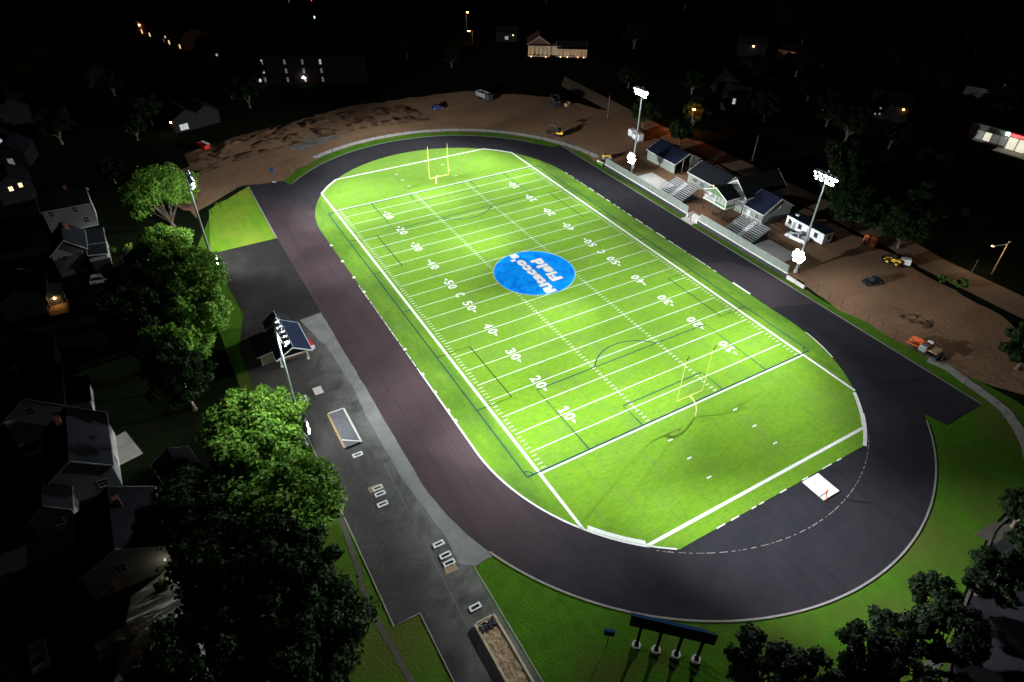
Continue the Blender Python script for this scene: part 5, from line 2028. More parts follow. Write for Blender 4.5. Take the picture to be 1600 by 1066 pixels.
tree('broad', 43.0, -66.2, 'big tree leaning over the lot edge below the lit one', 1.0, rz=3.0)
tree('tall', 52.5, -67.6, 'nearly black tree beside the thin garden path', 1.05, dark=True)
tree('broad', 61.5, -69.2, 'nearly black broad tree at the bottom edge left of the path', 1.0, dark=True)
tree('round', 49.0, -74.5, 'dark tree speckled orange by a lamp beneath it', 1.0, dark=True)
tree('round', 37.0, -76.5, 'dark tree beside the lit house corner and drive', .85, dark=True)
tree('tall', 70.0, -72.0, 'black tree at the bottom left corner of the lot', 1.0, dark=True)
tree('round', 60.0, -80.0, 'black tree between the lit drive and bottom edge', .95, dark=True)
# bottom right group
for k, (u, v), s, lab in (('small', (1190, 1056), 1.15, 'dark tree just right of the scoreboard'),
                          ('small', (1265, 1075), .95, 'dark tree between the scoreboard tree and the pale gap'),
                          ('small', (1345, 1035), 1.0, 'loose leafy dark tree left of the brown drive'),
                          ('small', (1455, 935), .85, 'black rounded tree nearest the curved track edge'),
                          ('small', (1480, 1000), 1.05, 'black tree between the round tree and the street'),
                          ('small', (1545, 905), .95, 'dark tree in front of the upper pale drive'),
                          ('small', (1600, 800), .85, 'dark tree at the right edge above the pale drive'),
                          ('small', (1605, 875), 1.0, 'dark tree at the right edge below the pale drive'),
                          ('small', (1405, 1000), .95, 'dark tree beside the brown drive and its pale gap'),
                          ('small', (1400, 1072), 1.1, 'dark tree at the bottom edge beside the brown drive')):
    p = g(u, v, 3.5)
    tree(k, p.x, p.y, lab, s)
# right side
for k, (x, y), s, lab in (('broad', (22, 80), .95, 'large dark green tree rising behind the site trailer'), ('round', (34.0, 81.5), .85, 'round dark green tree over the yellow loader'),
                          ('round', (12, 86), .9, 'dim tree behind the near right mast head'), ('dim', (29, 92), 1.0, 'dim tree across the road from the portable toilets'),
                          ('dim', (73.0, 62.0), .85, 'black tree at the right edge beside the paver'), ('dim', (82.0, 60.0), .95, 'black tree at the right edge above the footpath bend'),
                          ('dim', (-42, 80), .7, 'dim tree behind the white tanks and far mast'), ('dim', (-60, 80), .8, 'dim tree left of the far mast near the road'),
                          ('dim', (72, 84), .9, 'black tree at the right edge at the end of the lit road')):
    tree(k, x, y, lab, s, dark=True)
tree('tall', -53.2, 96.0, 'tree glowing orange around the street lamp', .8, z=-1.2, dark=True)
rk = random.Random(99)
spots = []
tries = 0
while len(spots) < 62 and tries < 3000:
    tries += 1
    u, v = rk.uniform(-40, 1640), rk.uniform(5, 330)
    p = g(u, v)
    if (-135 < p.x < 75 and -64 < p.y < 92) or any((p.x - a) ** 2 + (p.y - b) ** 2 < 110 for a, b in spots):
        continue
    if any(abs(u - a) < c_ and -8 < v - b < d_ for a, b, c_, d_ in ((850, 70, 70, 60), (460, 110, 60, 60), (272, 60, 45, 40), (1560, 205, 70, 60), (1083, 175, 30, 60), (732, 42, 25, 50),
                                                       (78, 97, 22, 40), (28, 180, 25, 40), (292, 190, 35, 40), (110, 370, 70, 80), (495, 34, 14, 30), (1385, 170, 25, 40), (33, 297, 20, 30),
                                                       (1147, 165, 14, 40), (1130, 140, 20, 40), (1172, 76, 14, 30), (1255, 88, 30, 30), (20, 232, 40, 40), (1500, 340, 40, 60))):
        continue
    spots.append((p.x, p.y))
for x, y in spots:
    far_ = 'beyond the far dirt yard' if x < -100 and -80 < y < 110 else ('beyond the lit road' if y > 60 else 'among the left houses')
    tree('dim', x, y, 'nearly black tree in the unlit neighbourhood ' + far_, rk.uniform(.6, 1.05), 'dark trees ' + far_)
# hedges and bushes
for (u, v), sc_, lab, mm in (((201, 384), .9, 'round yellow flowering bush in the garden of the gabled house', 'flower'), ((176, 391), 1.1, 'low olive bush at the side of the gabled house', 'bush'),
                             ((203, 393), 1.5, 'wide low bush below the yellow one', 'bush'), ((104, 424), 1.4, 'dark shrub at the left foot of the gabled house', 'bush'),
                             ((128, 418), 1.3, 'dark shrub at the right foot of the gabled house', 'bush'), ((1500, 446), 1.9, 'dark bush on the verge below the lit road', 'bush'),
                             ((1470, 437), 1.4, 'smaller dark bush left of the verge bush', 'bush')):
    p = g(u, v, .6)
    vv, ff, _ = crown_geo(int(u), 1.0, 0.05, 1.25, 14, 1500, .16, .8)
    b = MB()
    b.add([(a.x * sc_, a.y * sc_, a.z * sc_) for a in vv], ff)
    me = bpy.data.meshes.new('shrub')
    me.from_pydata(b.v, [], b.f)
    me.materials.append(M[mm])
    o = bpy.data.objects.new('shrub', me)
    col.objects.link(o)
    o.location = (p.x, p.y, H(p.x, p.y))
    tag(o, lab, 'shrub')


# ---------------------------------------------------------------- houses on the left
def warm(loc, e, c=(1, .62, .30), r=.15, parent=None):
    return light('lamp_light', 'POINT', loc, e, c, parent, None, None, 0, r)


hA = empty('house', (-53, -88.9, 0), 0, 'white gabled house with a flat roofed side extension beside the white car', 'house')
gable(hA, 9.0, 6.6, 5.6, 8.4, 'siding', 'roof', (0, 0, 0), 0, .3, (('R', -1.2, 3.6, .9, 1.2), ('R', 1.7, 3.9, .9, 1.2), ('R', 1.9, 1.2, 2.2, 1.2), ('R', -1.6, 1.4, .7, .6)), (), (-2, .8))
w = MB()
w.box(-5.6, 6.8, 3.32, 6.8, 0, 4.5)
w.build('extension', 'siding', hA)
w = MB()
w.add([(-6, 3.36, 4.9), (7.1, 3.36, 4.9), (7.1, 7.1, 4.45), (-6, 7.1, 4.45), (-6, 3.36, 5.05), (7.1, 3.36, 5.05), (7.1, 7.1, 4.6), (-6, 7.1, 4.6)],
      [(3, 2, 1, 0), (4, 5, 6, 7), (0, 1, 5, 4), (1, 2, 6, 5), (2, 3, 7, 6), (3, 0, 4, 7)])
w.build('extension_roof', 'roof', hA)
w = MB()
w.bar((-6, 7.16, 4.5), (7.1, 7.16, 4.5), .14, .26)
w.bar((-6, 3.3, 5.0), (7.1, 3.3, 5.0), .14, .26)
w.bar((7.16, 3.36, 4.95), (7.16, 7.1, 4.5), .1, .2)
w.bar((2.0, 3.36, 5.1), (2.0, 7.1, 4.66), .06, .06)
w.build('extension_trim', 'dimtrim', hA)
w = MB()
w.box(6.85, 9.2, 4.0, 6.9, 0, 2.3)
w.build('porch', 'siding', hA)
w = MB()
w.add([(6.82, 3.6, 3.1), (6.82, 7.2, 3.1), (9.6, 7.2, 2.35), (9.6, 3.6, 2.35), (6.82, 3.6, 3.25), (6.82, 7.2, 3.25), (9.6, 7.2, 2.5), (9.6, 3.6, 2.5)],
      [(3, 2, 1, 0), (4, 5, 6, 7), (0, 1, 5, 4), (1, 2, 6, 5), (2, 3, 7, 6), (3, 0, 4, 7)])
w.build('porch_roof', 'roof', hA)
hB = empty('house', (-75, -88.5, 0), R(90), 'pale two storey house with dark windows behind the gabled one', 'house')
gable(hB, 10.0, 8.0, 6.2, 8.4, 'siding', 'roof', (0, 0, 0), 0, .3, (('F', -3.4, 4.4, 1.0, 1.4), ('F', -2.4, 1.4, 1.4, 1.4), ('F', 1.6, 4.4, 1.0, 1.4), ('F', 3.0, 1.4, 1.1, 1.4)), (), (1, 1))
hC = empty('house', (-1.2, -95.7, 0), 0, 'large white gabled house with three dark windows and an annex', 'house')
gable(hC, 11.5, 8.0, 5.8, 9.0, 'siding', 'roof', (0, 0, 0), 0, .3, (('R', -.2, 5.6, 1.1, 1.3), ('R', 2.6, 3.6, .9, 1.2), ('R', -1.6, 2.6, 1.5, .6)), (), (-2, -1))
w = MB()
w.box(-3.5, 3.2, 4.02, 7.0, 0, 3.0)
w.build('annex', 'siding', hC)
w = MB()
w.add([(-3.8, 4.02, 3.9), (3.5, 4.02, 3.9), (3.5, 7.4, 3.0), (-3.8, 7.4, 3.0), (-3.8, 4.02, 4.05), (3.5, 4.02, 4.05), (3.5, 7.4, 3.15), (-3.8, 7.4, 3.15)],
      [(3, 2, 1, 0), (4, 5, 6, 7), (0, 1, 5, 4), (1, 2, 6, 5), (2, 3, 7, 6), (3, 0, 4, 7)])
w.build('annex_roof', 'roof', hC)
hD = empty('house', (15.2, -90.4, 0), 0, 'dark roofed house with pale end gable and small roof dormers', 'house')
gable(hD, 12.0, 8.4, 5.0, 8.2, 'siding', 'roof', (0, 0, 0), 0, .3, (('R', 2.2, 1.4, 1.2, 1.2), ('B', -2.0, 1.4, 1.2, 1.2)), (), (-3, -1))
gable(hD, 5.0, 5.0, 3.6, 6.0, 'siding', 'roof', (8.0, -4.2, 0), 0, .3, (('R', .6, 1.4, 1.0, 1.1),))
for x in (-3.2, 0.6, 4.0):
    w = MB()
    w.add([(x - .5, 2.4, 6.5), (x + .5, 2.4, 6.5), (x + .5, 3.2, 5.9), (x - .5, 3.2, 5.9), (x, 3.2, 6.75), (x, 1.7, 6.75)], [(2, 3, 4), (0, 3, 4, 5), (1, 2, 4, 5), (0, 1, 5)])
    w.build('dormer', 'farwall', hD)
hS = empty('garden_shed', (24.5, -78.0, 0), R(12), 'long grey roofed garden shed beside the dark trees', 'shed')
gable(hS, 7.0, 5.0, 2.5, 3.9, 'siding', 'roof', (0, 0, 0), 0, .25, (), (('R', .0, 1.0, 2.0, 'trim'),))
hS = empty('garden_shed', (-43.4, -76.3, 0), R(10), 'low dark garage between the house drive and the tree row', 'shed')
gable(hS, 7.0, 5.0, 2.4, 3.6, 'graysiding', 'roof', (0, 0, 0), 0, .25, (), (('R', .0, 1.0, 2.0, 'trim'),))
sheet('patio', [(g(*q).x, g(*q).y) for q in ((146, 702), (196, 674), (224, 709), (186, 728))], 0.04, 'path')
hE = empty('house', (34.5, -86.2, 0), 0, 'white house with one corner lit by a wall lamp over its drive', 'house')
gable(hE, 10.5, 9.6, 5.2, 8.0, 'siding', 'roof', (0, 0, 0), 0, .3, (('R', -.6, 3.3, 1.2, 1.4), ('R', .9, 1.5, 1.4, .55), ('R', -3.2, 1.4, 1.0, 1.0)), (('R', -2.0, .9, 2.0, 'wood'),), (-2, 1))
w = MB()
w.tube((5.3, 4.2, 2.6), (5.55, 4.2, 2.5), .12, .16, 10)
wo = w.build('wall_lamp', 'wincool', hE)
w = MB()
for i in range(16):
    a, b = 2 * PI * i / 16, 2 * PI * (i + 1) / 16
    w.tube((5.42, 3.3 + .42 * math.cos(a), 1.1 + .42 * math.sin(a)), (5.42, 3.3 + .42 * math.cos(b), 1.1 + .42 * math.sin(b)), .07, .07, 6)
w.build('hose_reel', 'bush', hE)
warm((41.0, -81.9, 2.5), 42, (1, .93, .66), .1)
for (u, v), sc_, lab, mm in (((258, 918), .55, 'green wheelie bin by the lit house wall', 'bush'), ((249, 922), .5, 'dark wheelie bin beside the green one', 'dark')):
    p = g(u, v)
    r = empty('wheelie_bin', (p.x, p.y, .03), R(10), lab, 'bin')
    w = MB()
    w.add([(-.28, -.3, .1), (.28, -.3, .1), (.28, .3, .1), (-.28, .3, .1), (-.34, -.38, 1.1), (.34, -.38, 1.1), (.34, .38, 1.1), (-.34, .38, 1.1)],
          [(3, 2, 1, 0), (4, 5, 6, 7), (0, 1, 5, 4), (1, 2, 6, 5), (2, 3, 7, 6), (3, 0, 4, 7)])
    w.build('body', mm, r)
    w = MB()
    w.bbox(-.37, .37, -.42, .42, 1.1, 1.18, .03)
    w.build('lid', mm, r)
    for s in (-1, 1):
        w = MB()
        w.tube((.18, s * .3, .1), (.18, s * .38, .1), .1, .1, 10)
        w.build('wheel', 'rubber', r)
hF = empty('house', (-39.5, -98.2, 0), 0, 'dark house with a small warmly lit rear porch and deck', 'house')
gable(hF, 9.0, 8.0, 4.0, 6.4, 'siding', 'roof', (0, 0, 0), 0, .3, (('R', 1.0, 1.4, 1.0, 1.0),), ())
w = MB()
w.box(-1.0, 3.6, 4.02, 6.4, 0, 2.6)
w.build('porch', 'siding', hF)
w = MB()
w.add([(-1.3, 4.02, 3.4), (3.9, 4.02, 3.4), (3.9, 6.7, 2.7), (-1.3, 6.7, 2.7), (-1.3, 4.02, 3.55), (3.9, 4.02, 3.55), (3.9, 6.7, 2.85), (-1.3, 6.7, 2.85)],
      [(3, 2, 1, 0), (4, 5, 6, 7), (0, 1, 5, 4), (1, 2, 6, 5), (2, 3, 7, 6), (3, 0, 4, 7)])
w.build('porch_roof', 'graysiding', hF)
w = MB()
w.box(3.62, 7.6, 3.6, 7.2, .7, .82)
for x in (3.8, 7.4):
    for y in (3.8, 7.0):
        w.bar((x, y, 0), (x, y, 1.7), .12, .12)
for y in (3.65, 7.15):
    w.bar((3.7, y, 1.65), (7.5, y, 1.65), .08, .08)
    for i in range(11):
        w.bar((3.9 + .35 * i, y, .82), (3.9 + .35 * i, y, 1.62), .05, .05)
w.bar((7.5, 3.7, 1.65), (7.5, 7.1, 1.65), .08, .08)
w.build('deck', 'wood', hF)
w = MB()
w.tube((3.7, 5.2, 2.5), (3.85, 5.2, 2.45), .14, .18, 10)
w.build('wall_lamp', 'warmlamp', hF)
warm((-35.3, -93.0, 2.5), 14, (1, .60, .26), .1)
hG = empty('house', (-15.0, -97.0, 0), 0, 'dark roofed house with thin white rakes above the large white one', 'house')
gable(hG, 8.5, 7.6, 4.2, 6.6, 'siding', 'roof', (0, 0, 0), 0, .3, (('R', 0, 1.6, 1.0, 1.1),))
hH = empty('house', (-9.5, -105.5, 0), R(5), 'dark house with a single lit window at the left edge', 'house')
gable(hH, 8.0, 7.0, 5.0, 7.0, 'brick', 'roof', (0, 0, 0), 0, .3, (('R', 1.2, 3.2, 1.7, .8, 'winporch', 'trim'),), (), None, False)


# ---------------------------------------------------------------- far buildings and their lights
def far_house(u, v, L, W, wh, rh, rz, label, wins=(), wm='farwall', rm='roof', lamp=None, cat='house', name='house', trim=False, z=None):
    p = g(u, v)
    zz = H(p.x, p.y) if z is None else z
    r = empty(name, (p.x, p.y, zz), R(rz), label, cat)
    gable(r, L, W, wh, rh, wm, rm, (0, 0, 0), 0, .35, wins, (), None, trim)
    if lamp:
        lx, ly, lz, e, cc, mm = lamp
        b = MB()
        b.tube((lx, ly, lz), (lx, ly - .15, lz - .25), .25, .34, 10)
        b.build('wall_lamp', mm, r)
        q = Matrix.Rotation(R(rz), 3, 'Z') @ Vector((lx, ly - .5, lz - .3))
        warm((p.x + q.x, p.y + q.y, zz + q.z), e, cc, .2)
    return r


far_house(270, 62, 46, 12, 6, 8.5, 18, 'long low building with a row of warm lit doorways at upper left',
          [('F', x, .8, 1.3, 1.6, 'winporch', 'trim') for x in (-17, -9, 10, 20)] + [('F', 5, .8, 1.0, 1.4, 'windim', 'trim'), ('F', 7.5, 3.0, .8, .8, 'winwarm', 'trim')], 'brick',
          lamp=(-17, -6.3, 4.6, 60, (1, .7, .4), 'warmlamp'), cat='building', name='building')
far_house(72, 102, 12, 9, 5, 7.5, -5, 'dark house with a bright orange porch lamp at upper left', lamp=(2, -4.7, 4.6, 110, (1, .5, .2), 'warmlamp'))
far_house(25, 186, 12, 9, 5.5, 8, 10, 'dark house with two cold white wall lamps at the left edge', (('F', 1.5, 1.2, 1.4, 1.6, 'windim', 'trim'),),
          lamp=(-3, -4.7, 5.0, 90, (.7, 1, .95), 'whitelamp'))
far_house(8, 236, 10, 8, 5, 7.4, 5, 'dark house with a pale lit gable window at the left edge', (('R', 0, 3.4, 1.6, 1.8, 'wincool', 'trim'),))
far_house(30, 254, 9, 8, 4.5, 7.0, -15, 'dark house with a dim lamp under its eave at the left edge', (('R', 0, 1.0, 1.4, 2.0, 'windim', 'trim'),), lamp=(2, -4.2, 3.6, 26, (1, .55, .4), 'winwarm'))
far_house(30, 306, 9, 8, 5.2, 7.6, 8, 'dark house with two small orange windows at the left edge', (('R', -.9, 3.4, .9, 1.1, 'winwarm', 'trim'), ('R', 1.4, 3.8, .8, 1.1, 'winwarm', 'trim')))
far_house(285, 196, 12, 9, 4.2, 6.5, 14, 'house with an orange lit garage front beyond the dirt yard', (('R', -1.5, .6, 2.6, 1.8, 'windim', 'trim'),), lamp=(5.0, -4.7, 3.6, 70, (1, .55, .25), 'warmlamp'))
far_house(318, 190, 9, 8, 4.2, 6.5, 14, 'dim pale house right of the orange lit garage')
# three storey block with lit stair windows
p = g(468, 133)
ap = empty('apartment_block', (p.x, p.y, 0), R(64), 'three storey block with columns of dim lit windows beyond the dirt yard', 'building')
w = MB()
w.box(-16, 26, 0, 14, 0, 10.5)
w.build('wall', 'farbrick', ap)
w = MB()
w.box(-16.4, 26.4, -.4, 14.4, 10.5, 10.8)
w.build('roof', 'roof', ap)
mA = Matrix.Identity(4)
for x, mats in ((-14.4, ('wincool', 'wincool', 'windim')), (-12.4, ('windim', 'wincool', 'wincool')), (-4.0, ('windim', 'windim', 'windim')), (2.6, ('winorange', 'windim', 'windim')),
                (9.2, ('windim', 'windim', 'wincool')), (16, ('glass', 'glass', 'glass')), (22, ('glass', 'glass', 'glass'))):
    for k, mm in enumerate(mats):
        window(ap, mA, x, 1.2 + 3.2 * k, .75, 1.7, mm, 'iron')
for x, u_ in ((-15.2, 0), (2.0, 0)):
    w = MB()
    w.tube((x, -.2, 3.1), (x, -.7, 2.9), .22, .32, 10)
    w.build('wall_lamp', 'whitelamp', ap)
q = Matrix.Rotation(R(64), 3, 'Z') @ Vector((2.0, -1.2, 2.6))
warm((p.x + q.x, p.y + q.y, 2.6), 9, (.9, .95, 1), .2)
q = Matrix.Rotation(R(64), 3, 'Z') @ Vector((-15.2, -1.2, 2.6))
warm((p.x + q.x, p.y + q.y, 2.6), 9, (.9, .95, 1), .2)
# two floodlit porch houses at top centre
rzh = 58
p = g(842, 86)
ph = empty('house', (p.x, p.y, 0), R(rzh - 90), 'floodlit house with a reddish gable and pale porch columns at top centre', 'house')
gable(ph, 11, 9.6, 4.6, 7.6, 'beige', 'rust', (-5.5, 0, 0), 0, .5)
w = MB()
w.add([(.12, -4.8, 4.7), (.12, 4.8, 4.7), (.12, 0, 7.6), (.5, -4.8, 4.7), (.5, 4.8, 4.7), (.5, 0, 7.6)], [(0, 2, 1), (3, 4, 5), (0, 1, 4, 3), (1, 2, 5, 4), (2, 0, 3, 5)])
w.build('gable', 'rust', ph)
for k in range(6):
    w = MB()
    w.bbox(1.9, 2.25, -4.7 + 1.81 * k, -4.35 + 1.81 * k, .3, 4.4, .05)
    w.build('column', 'beige', ph)
w = MB()
w.box(.02, 2.6, -4.9, 4.9, 4.4, 4.6)
w.build('porch_roof', 'rust', ph)
w = MB()
w.box(.02, 2.6, -4.9, 4.9, 0, .3)
w.build('porch_floor', 'concrete', ph)
w = MB()
w.box(-7, -.4, 4.82, 9.4, 0, 3.6)
w.build('side_wing', 'beige', ph)
mR = Matrix.Rotation(R(rzh - 90), 3, 'Z')
for yy in (-3.4, 3.0):
    q = mR @ Vector((3.6, yy, 1.2))
    warm((p.x + q.x, p.y + q.y, 1.2), 85, (1, .45, .12), .2)
q = mR @ Vector((1.0, 7.5, 3.2))
warm((p.x + q.x, p.y + q.y, 3.2), 5, (.9, .95, 1), .2)
for yy in (-3.4, 3.0):
    w = MB()
    w.tube((3.6, yy, .0), (3.55, yy, .35), .22, .3, 10)
    w.build('ground_lamp', 'winwarm', ph)
p = g(893, 87)
ch_ = empty('house', (p.x, p.y, 0), R(rzh), 'long low house with a warmly lit colonnade at top centre', 'house')
gable(ch_, 13, 8, 3.2, 5.0, 'beige', 'roof', (0, 4.1, 0), 0, .3)
w = MB()
w.box(-6.6, 6.6, -2.4, .1, 3.2, 3.4)
w.build('porch_roof', 'roof', ch_)
for k in range(9):
    w = MB()
    w.bbox(-6.4 + 1.58 * k, -6.1 + 1.58 * k, -2.3, -2.0, .1, 3.2, .04)
    w.build('column', 'beige', ch_)
w = MB()
w.box(-6.6, 6.6, -2.4, .0, 0, .12)
w.build('porch_floor', 'concrete', ch_)
mR = Matrix.Rotation(R(rzh), 3, 'Z')
for xx in (-5, -2, 2.6, 5.2):
    q = mR @ Vector((xx, -3.3, 1.0))
    warm((p.x + q.x, p.y + q.y, .9), 60, (1, .48, .14), .2)
    w = MB()
    w.tube((xx, -3.3, .0), (xx, -3.3, .35), .22, .3, 10)
    w.build('ground_lamp', 'winwarm', ch_)
far_house(792, 62, 10, 8, 4, 6, 58, 'dim house left of the floodlit porch house', (('F', 0, 1.0, 1.5, 1.4, 'windim', 'trim'),), lamp=(3, -4.3, 3.2, 30, (1, .7, .4), 'winwarm'))

# shop at the right edge
p, q = g(1518, 219), g(1600, 243)
shp = empty('shop', (p.x, p.y, 0), math.atan2(q.y - p.y, q.x - p.x), 'brightly lit shop front with a red fascia at the right edge', 'shop')
Ls = (q - p).length
w = MB()
w.box(-2, Ls + 10, .6, 16, 0, 5.4)
w.build('wall', 'graysiding', shp)
w = MB()
w.box(-2.4, Ls + 10.4, .2, 16.4, 5.4, 5.7)
w.build('roof', 'roof', shp)
for k in range(4):
    w = MB()
    w.box(.5 + Ls * .145 * k, .5 + Ls * .145 * k + Ls * .125, .45, .62, .8, 3.4)
    w.build('shop_window', 'windim' if k != 1 else 'shopin', shp)
for k in range(3):
    w = MB()
    w.box(Ls * .62 + 2.9 * k, Ls * .62 + 2.9 * k + 2.5, .40, .62, .3, 4.0)
    w.build('shop_window', 'shopin', shp)
w = MB()
w.box(Ls * .60, Ls + 9, .1, .60, 4.1, 5.6)
w.build('fascia', 'redpanel', shp)
w = MB()
w.box(Ls * .61, Ls * .61 + 4.5, -.05, .1, 4.4, 5.3)
w.build('sign', 'signred', shp)
w = MB()
w.box(Ls * .61 - 1.2, Ls * .61 - .1, -.05, .1, 4.3, 5.2)
w.build('sign_end', 'neon', shp)
w = MB()
w.box(Ls * .5, Ls + 6, -4, .3, .0, .12)
w.build('forecourt', 'concrete', shp)
mS = Matrix.Rotation(math.atan2(q.y - p.y, q.x - p.x), 3, 'Z')
for xx in (Ls * .7, Ls * .95):
    t = mS @ Vector((xx, -1.5, 3.6))
    warm((p.x + t.x, p.y + t.y, 3.6), 60, (1, .92, .7), .3)
far_house(1540, 166, 16, 10, 4, 5.5, 20, 'pale roofed building under a crooked white tube light', (), 'farwall', 'graysiding', cat='building', name='building')
p = g(1552, 158)
o = empty('tube_light', (p.x, p.y, 0), R(20), 'crooked white neon tube light on a pole at upper right', 'light')
MB().tube((0, 0, 0), (0, 0, 5.6), .1, .1, 8).build('pole', 'steel', o)
MB().path([(-1.8, 0, 5.0), (-1.0, 0, 5.5), (.4, 0, 5.6), (1.2, 0, 6.0), (2.0, 0, 6.1)], .22, 8).build('tube', 'neon', o)
far_house(1385, 180, 13, 10, 5, 8, 30, 'dark house with an orange lamp under its eave at upper right', (('F', -2.5, 3.2, .5, .5, 'wincool', 'iron'), ('F', -3.6, 1.0, .4, .6, 'wincool', 'iron'), ('F', -2.2, 1.2, .4, .6, 'wincool', 'iron')),
          lamp=(4.5, -5.2, 4.4, 140, (1, .42, .10), 'orangelamp'))
far_house(1172, 84, 12, 9, 5, 7.5, 50, 'dark house with one tiny orange lamp at top right', lamp=(0, -4.8, 4.5, 30, (1, .5, .3), 'warmlamp'))
far_house(1255, 93, 20, 12, 4, 5.5, 25, 'low building whose roof edge glows dull red', (('F', 0, 3.0, 9.0, .7, 'redglow', 'iron'),), 'brick', cat='building', name='building')
far_house(1130, 143, 9, 8, 5.0, 7.6, -30, 'pale gabled house with one dark window above the orange tree', (('R', 0, 2.6, 1.2, 1.6),))
far_house(1148, 170, 9, 8, 5.5, 8, 30, 'dark house with one cold lit window right of the orange tree', (('F', 0, 2.8, 1.0, 1.9, 'wincool', 'iron'),))
far_house(1506, 346, 12, 8, 5.0, 7.5, 12, 'dim pale house beyond the lit road at right', (('F', 0, 2.4, 1.2, 1.4),))
far_house(440, 12, 11, 9, 5, 7, 40, 'dark house with one small pale window at the top edge', (('R', 0, 3, 1.0, 1.2, 'windim', 'iron'),))
far_house(150, 128, 14, 9, 5, 7.5, 10, 'dark pale walled house at far upper left')
far_house(332, 96, 10, 8, 5, 7, 20, 'dark house with a pinpoint lit window at upper left', (('R', 0, 3, .9, .9, 'wincool', 'iron'),))


def street_lamp(u, v, h, label, mm, e, cc, armd=(1, 0)):
    p = g(u, v)
    z = H(p.x, p.y)
    r = empty('street_lamp', (p.x, p.y, z), 0, label, 'street lamp')
    MB().tube((0, 0, 0), (0, 0, h), .12, .08, 8).build('pole', 'steel', r)
    MB().path([(0, 0, h - .3), (armd[0] * .8, armd[1] * .8, h + .1), (armd[0] * 1.6, armd[1] * 1.6, h + .1)], .05, 6).build('arm', 'steel', r)
    w_ = MB()
    w_.bbox(armd[0] * 1.6 - .35, armd[0] * 1.6 + .35, armd[1] * 1.6 - .35, armd[1] * 1.6 + .35, h - .15, h + .15, .08)
    w_.build('lamp', mm, r)
    warm((p.x + armd[0] * 1.6, p.y + armd[1] * 1.6, z + h - .7), e, cc, .2)


street_lamp(729, 52, 9.5, 'street lamp with a hot orange head at top centre', 'orangelamp', 160, (1, .45, .15))
street_lamp(738, 68, 5.5, 'short street lamp with an orange head below the taller one', 'orangelamp', 300, (1, .45, .15), (0, -1))
street_lamp(1078, 206, 7.0, 'street lamp glowing orange inside the dark tree', 'orangelamp', 2600, (1, .20, .01), (-.5, .5))
p = g(732, 52)
o = empty('traffic_signal', at(495, 43), 0, 'traffic signal glowing green at the top edge', 'signal')
MB().tube((0, 0, 0), (0, 0, 5.2), .1, .1, 8).build('pole', 'iron', o)
MB().bbox(-.3, .3, -.3, .3, 4.2, 5.6, .05).build('housing', 'iron', o)
MB().bbox(-.36, .36, -.40, -.30, 4.2, 5.1, .03).build('green_lens', 'greenlamp', o)
o = empty('traffic_signal', at(490, 16), 0, 'traffic signal showing a faint red dot at the top edge', 'signal')
MB().tube((0, 0, 0), (0, 0, 5.2), .1, .1, 8).build('pole', 'iron', o)
MB().bbox(-.3, .3, -.3, .3, 4.2, 5.6, .05).build('housing', 'iron', o)
MB().bbox(-.3, .3, -.40, -.30, 4.4, 5.0, .03).build('red_lens', 'redsig', o)
# hidden garden lamp under the trees at lower left
p = g(392, 880)
o = empty('garden_lamp', (p.x, p.y, 0), 0, 'orange garden lamp shining up through the dark trees at lower left', 'lamp')
MB().tube((0, 0, 0), (0, 0, 2.6), .06, .05, 8).build('post', 'iron', o)
MB().bbox(-.16, .16, -.16, .16, 2.6, 3.0, .04).build('lantern', 'orangelamp', o)
warm((p.x, p.y, 3.4), 60, (1, .36, .12), .2)
warm((45.5, -99.4, 4.0), 6, (1, .2, .06), .3)


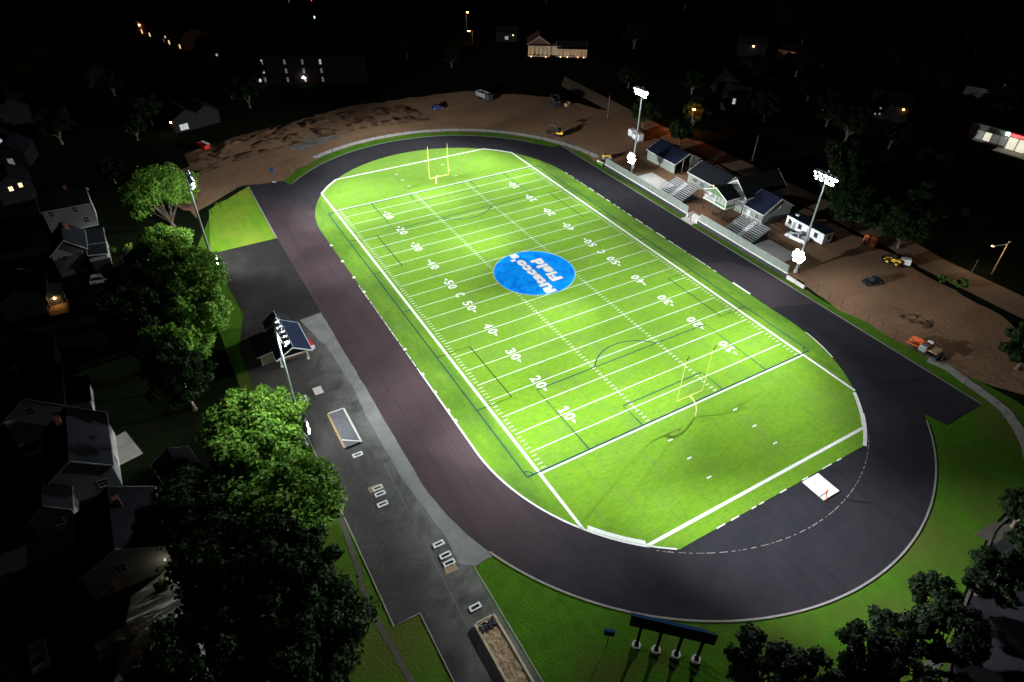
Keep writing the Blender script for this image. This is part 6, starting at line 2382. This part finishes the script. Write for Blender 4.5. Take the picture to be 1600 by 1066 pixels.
# ---------------------------------------------------------------- utility poles
def upole(u, v, h, label, lit=False, zb=None, lean=0.0, arm=True):
    p = g(u, v, H(g(u, v).x, g(u, v).y))
    z = H(p.x, p.y)
    r = empty('utility_pole', (p.x, p.y, z), R(0), label, 'utility pole')
    MB().tube((0, 0, 0), (lean, 0, h), .16, .11, 8).build('pole', 'wood' if lit else 'bark', r)
    if arm:
        w_ = MB()
        w_.bar((lean, -1.1, h - .7), (lean, 1.1, h - .7), .10, .12)
        w_.build('crossarm', 'wood' if lit else 'bark', r)
        w_ = MB()
        for y in (-1, -.5, .5, 1):
            w_.tube((lean, y, h - .62), (lean, y, h - .42), .05, .03, 6)
        w_.build('insulator', 'alu', r)
    if lit:
        MB().bar((lean, 0, h - .9), (lean - 1.6, -2.2, h - 1.5), .09, .09).build('lamp_arm', 'alu', r)
        MB().bbox(lean - 2.0, lean - 1.4, -2.5, -2.0, h - 1.66, h - 1.5, .03).build('lamp', 'winwarm', r)
        warm((p.x + lean - 1.7, p.y - 2.3, z + h - 2.0), 900, (1, .72, .48), .2)
    return r


upole(1549, 428, 8.6, 'pale utility pole with crossarm beside the lit road at right', True)
upole(1512, 437, 5.2, 'thin dark pole on the verge between bush and lit road', arm=False)
upole(949, 186, 8.6, 'thin utility pole left of the far mast', arm=False)
upole(1175, 252, 8.0, 'thin utility pole beside the road behind the clubhouse', arm=False)

# ---------------------------------------------------------------- night sky
wd = bpy.data.worlds.new('World')
sc.world = wd
wd.use_nodes = True
nt = wd.node_tree
bg = nt.nodes['Background']
sky = nt.nodes.new('ShaderNodeTexSky')
sky.sky_type = 'NISHITA'
sky.sun_disc = False
sky.sun_elevation = R(-6.0)
sky.sun_rotation = R(120)
nt.links.new(sky.outputs[0], bg.inputs['Color'])
bg.inputs['Strength'].default_value = 0.05
night_fill = bpy.data.lights.new('night_fill', 'SUN')  # unseen sun lamp added as faint ambient fill
night_fill.energy = 0.035
night_fill.angle = R(0.5)
night_fill.color = (0.75, 0.85, 1.0)
nf_ = bpy.data.objects.new('night_fill', night_fill)
nf_.rotation_euler = (R(48), 0, R(120))
col.objects.link(nf_)

sc.view_settings.view_transform = 'Standard'
sc.view_settings.look = 'None'
sc.view_settings.exposure = 0.0
sc.view_settings.gamma = 1.0
sc.view_settings.use_curve_mapping = False
sc.render.engine = 'CYCLES'
cy = sc.cycles
cy.use_denoising = True
try:
    cy.denoiser = 'OPENIMAGEDENOISE'
    cy.denoising_input_passes = 'RGB_ALBEDO_NORMAL'
    cy.denoising_prefilter = 'ACCURATE'
except Exception:
    pass
cy.max_bounces = 5
cy.diffuse_bounces = 2
cy.glossy_bounces = 2
cy.transmission_bounces = 2
cy.transparent_max_bounces = 8
cy.caustics_reflective = False
cy.caustics_refractive = False
cy.sample_clamp_indirect = 6.0
cy.use_light_tree = True
cy.filter_width = 1.5
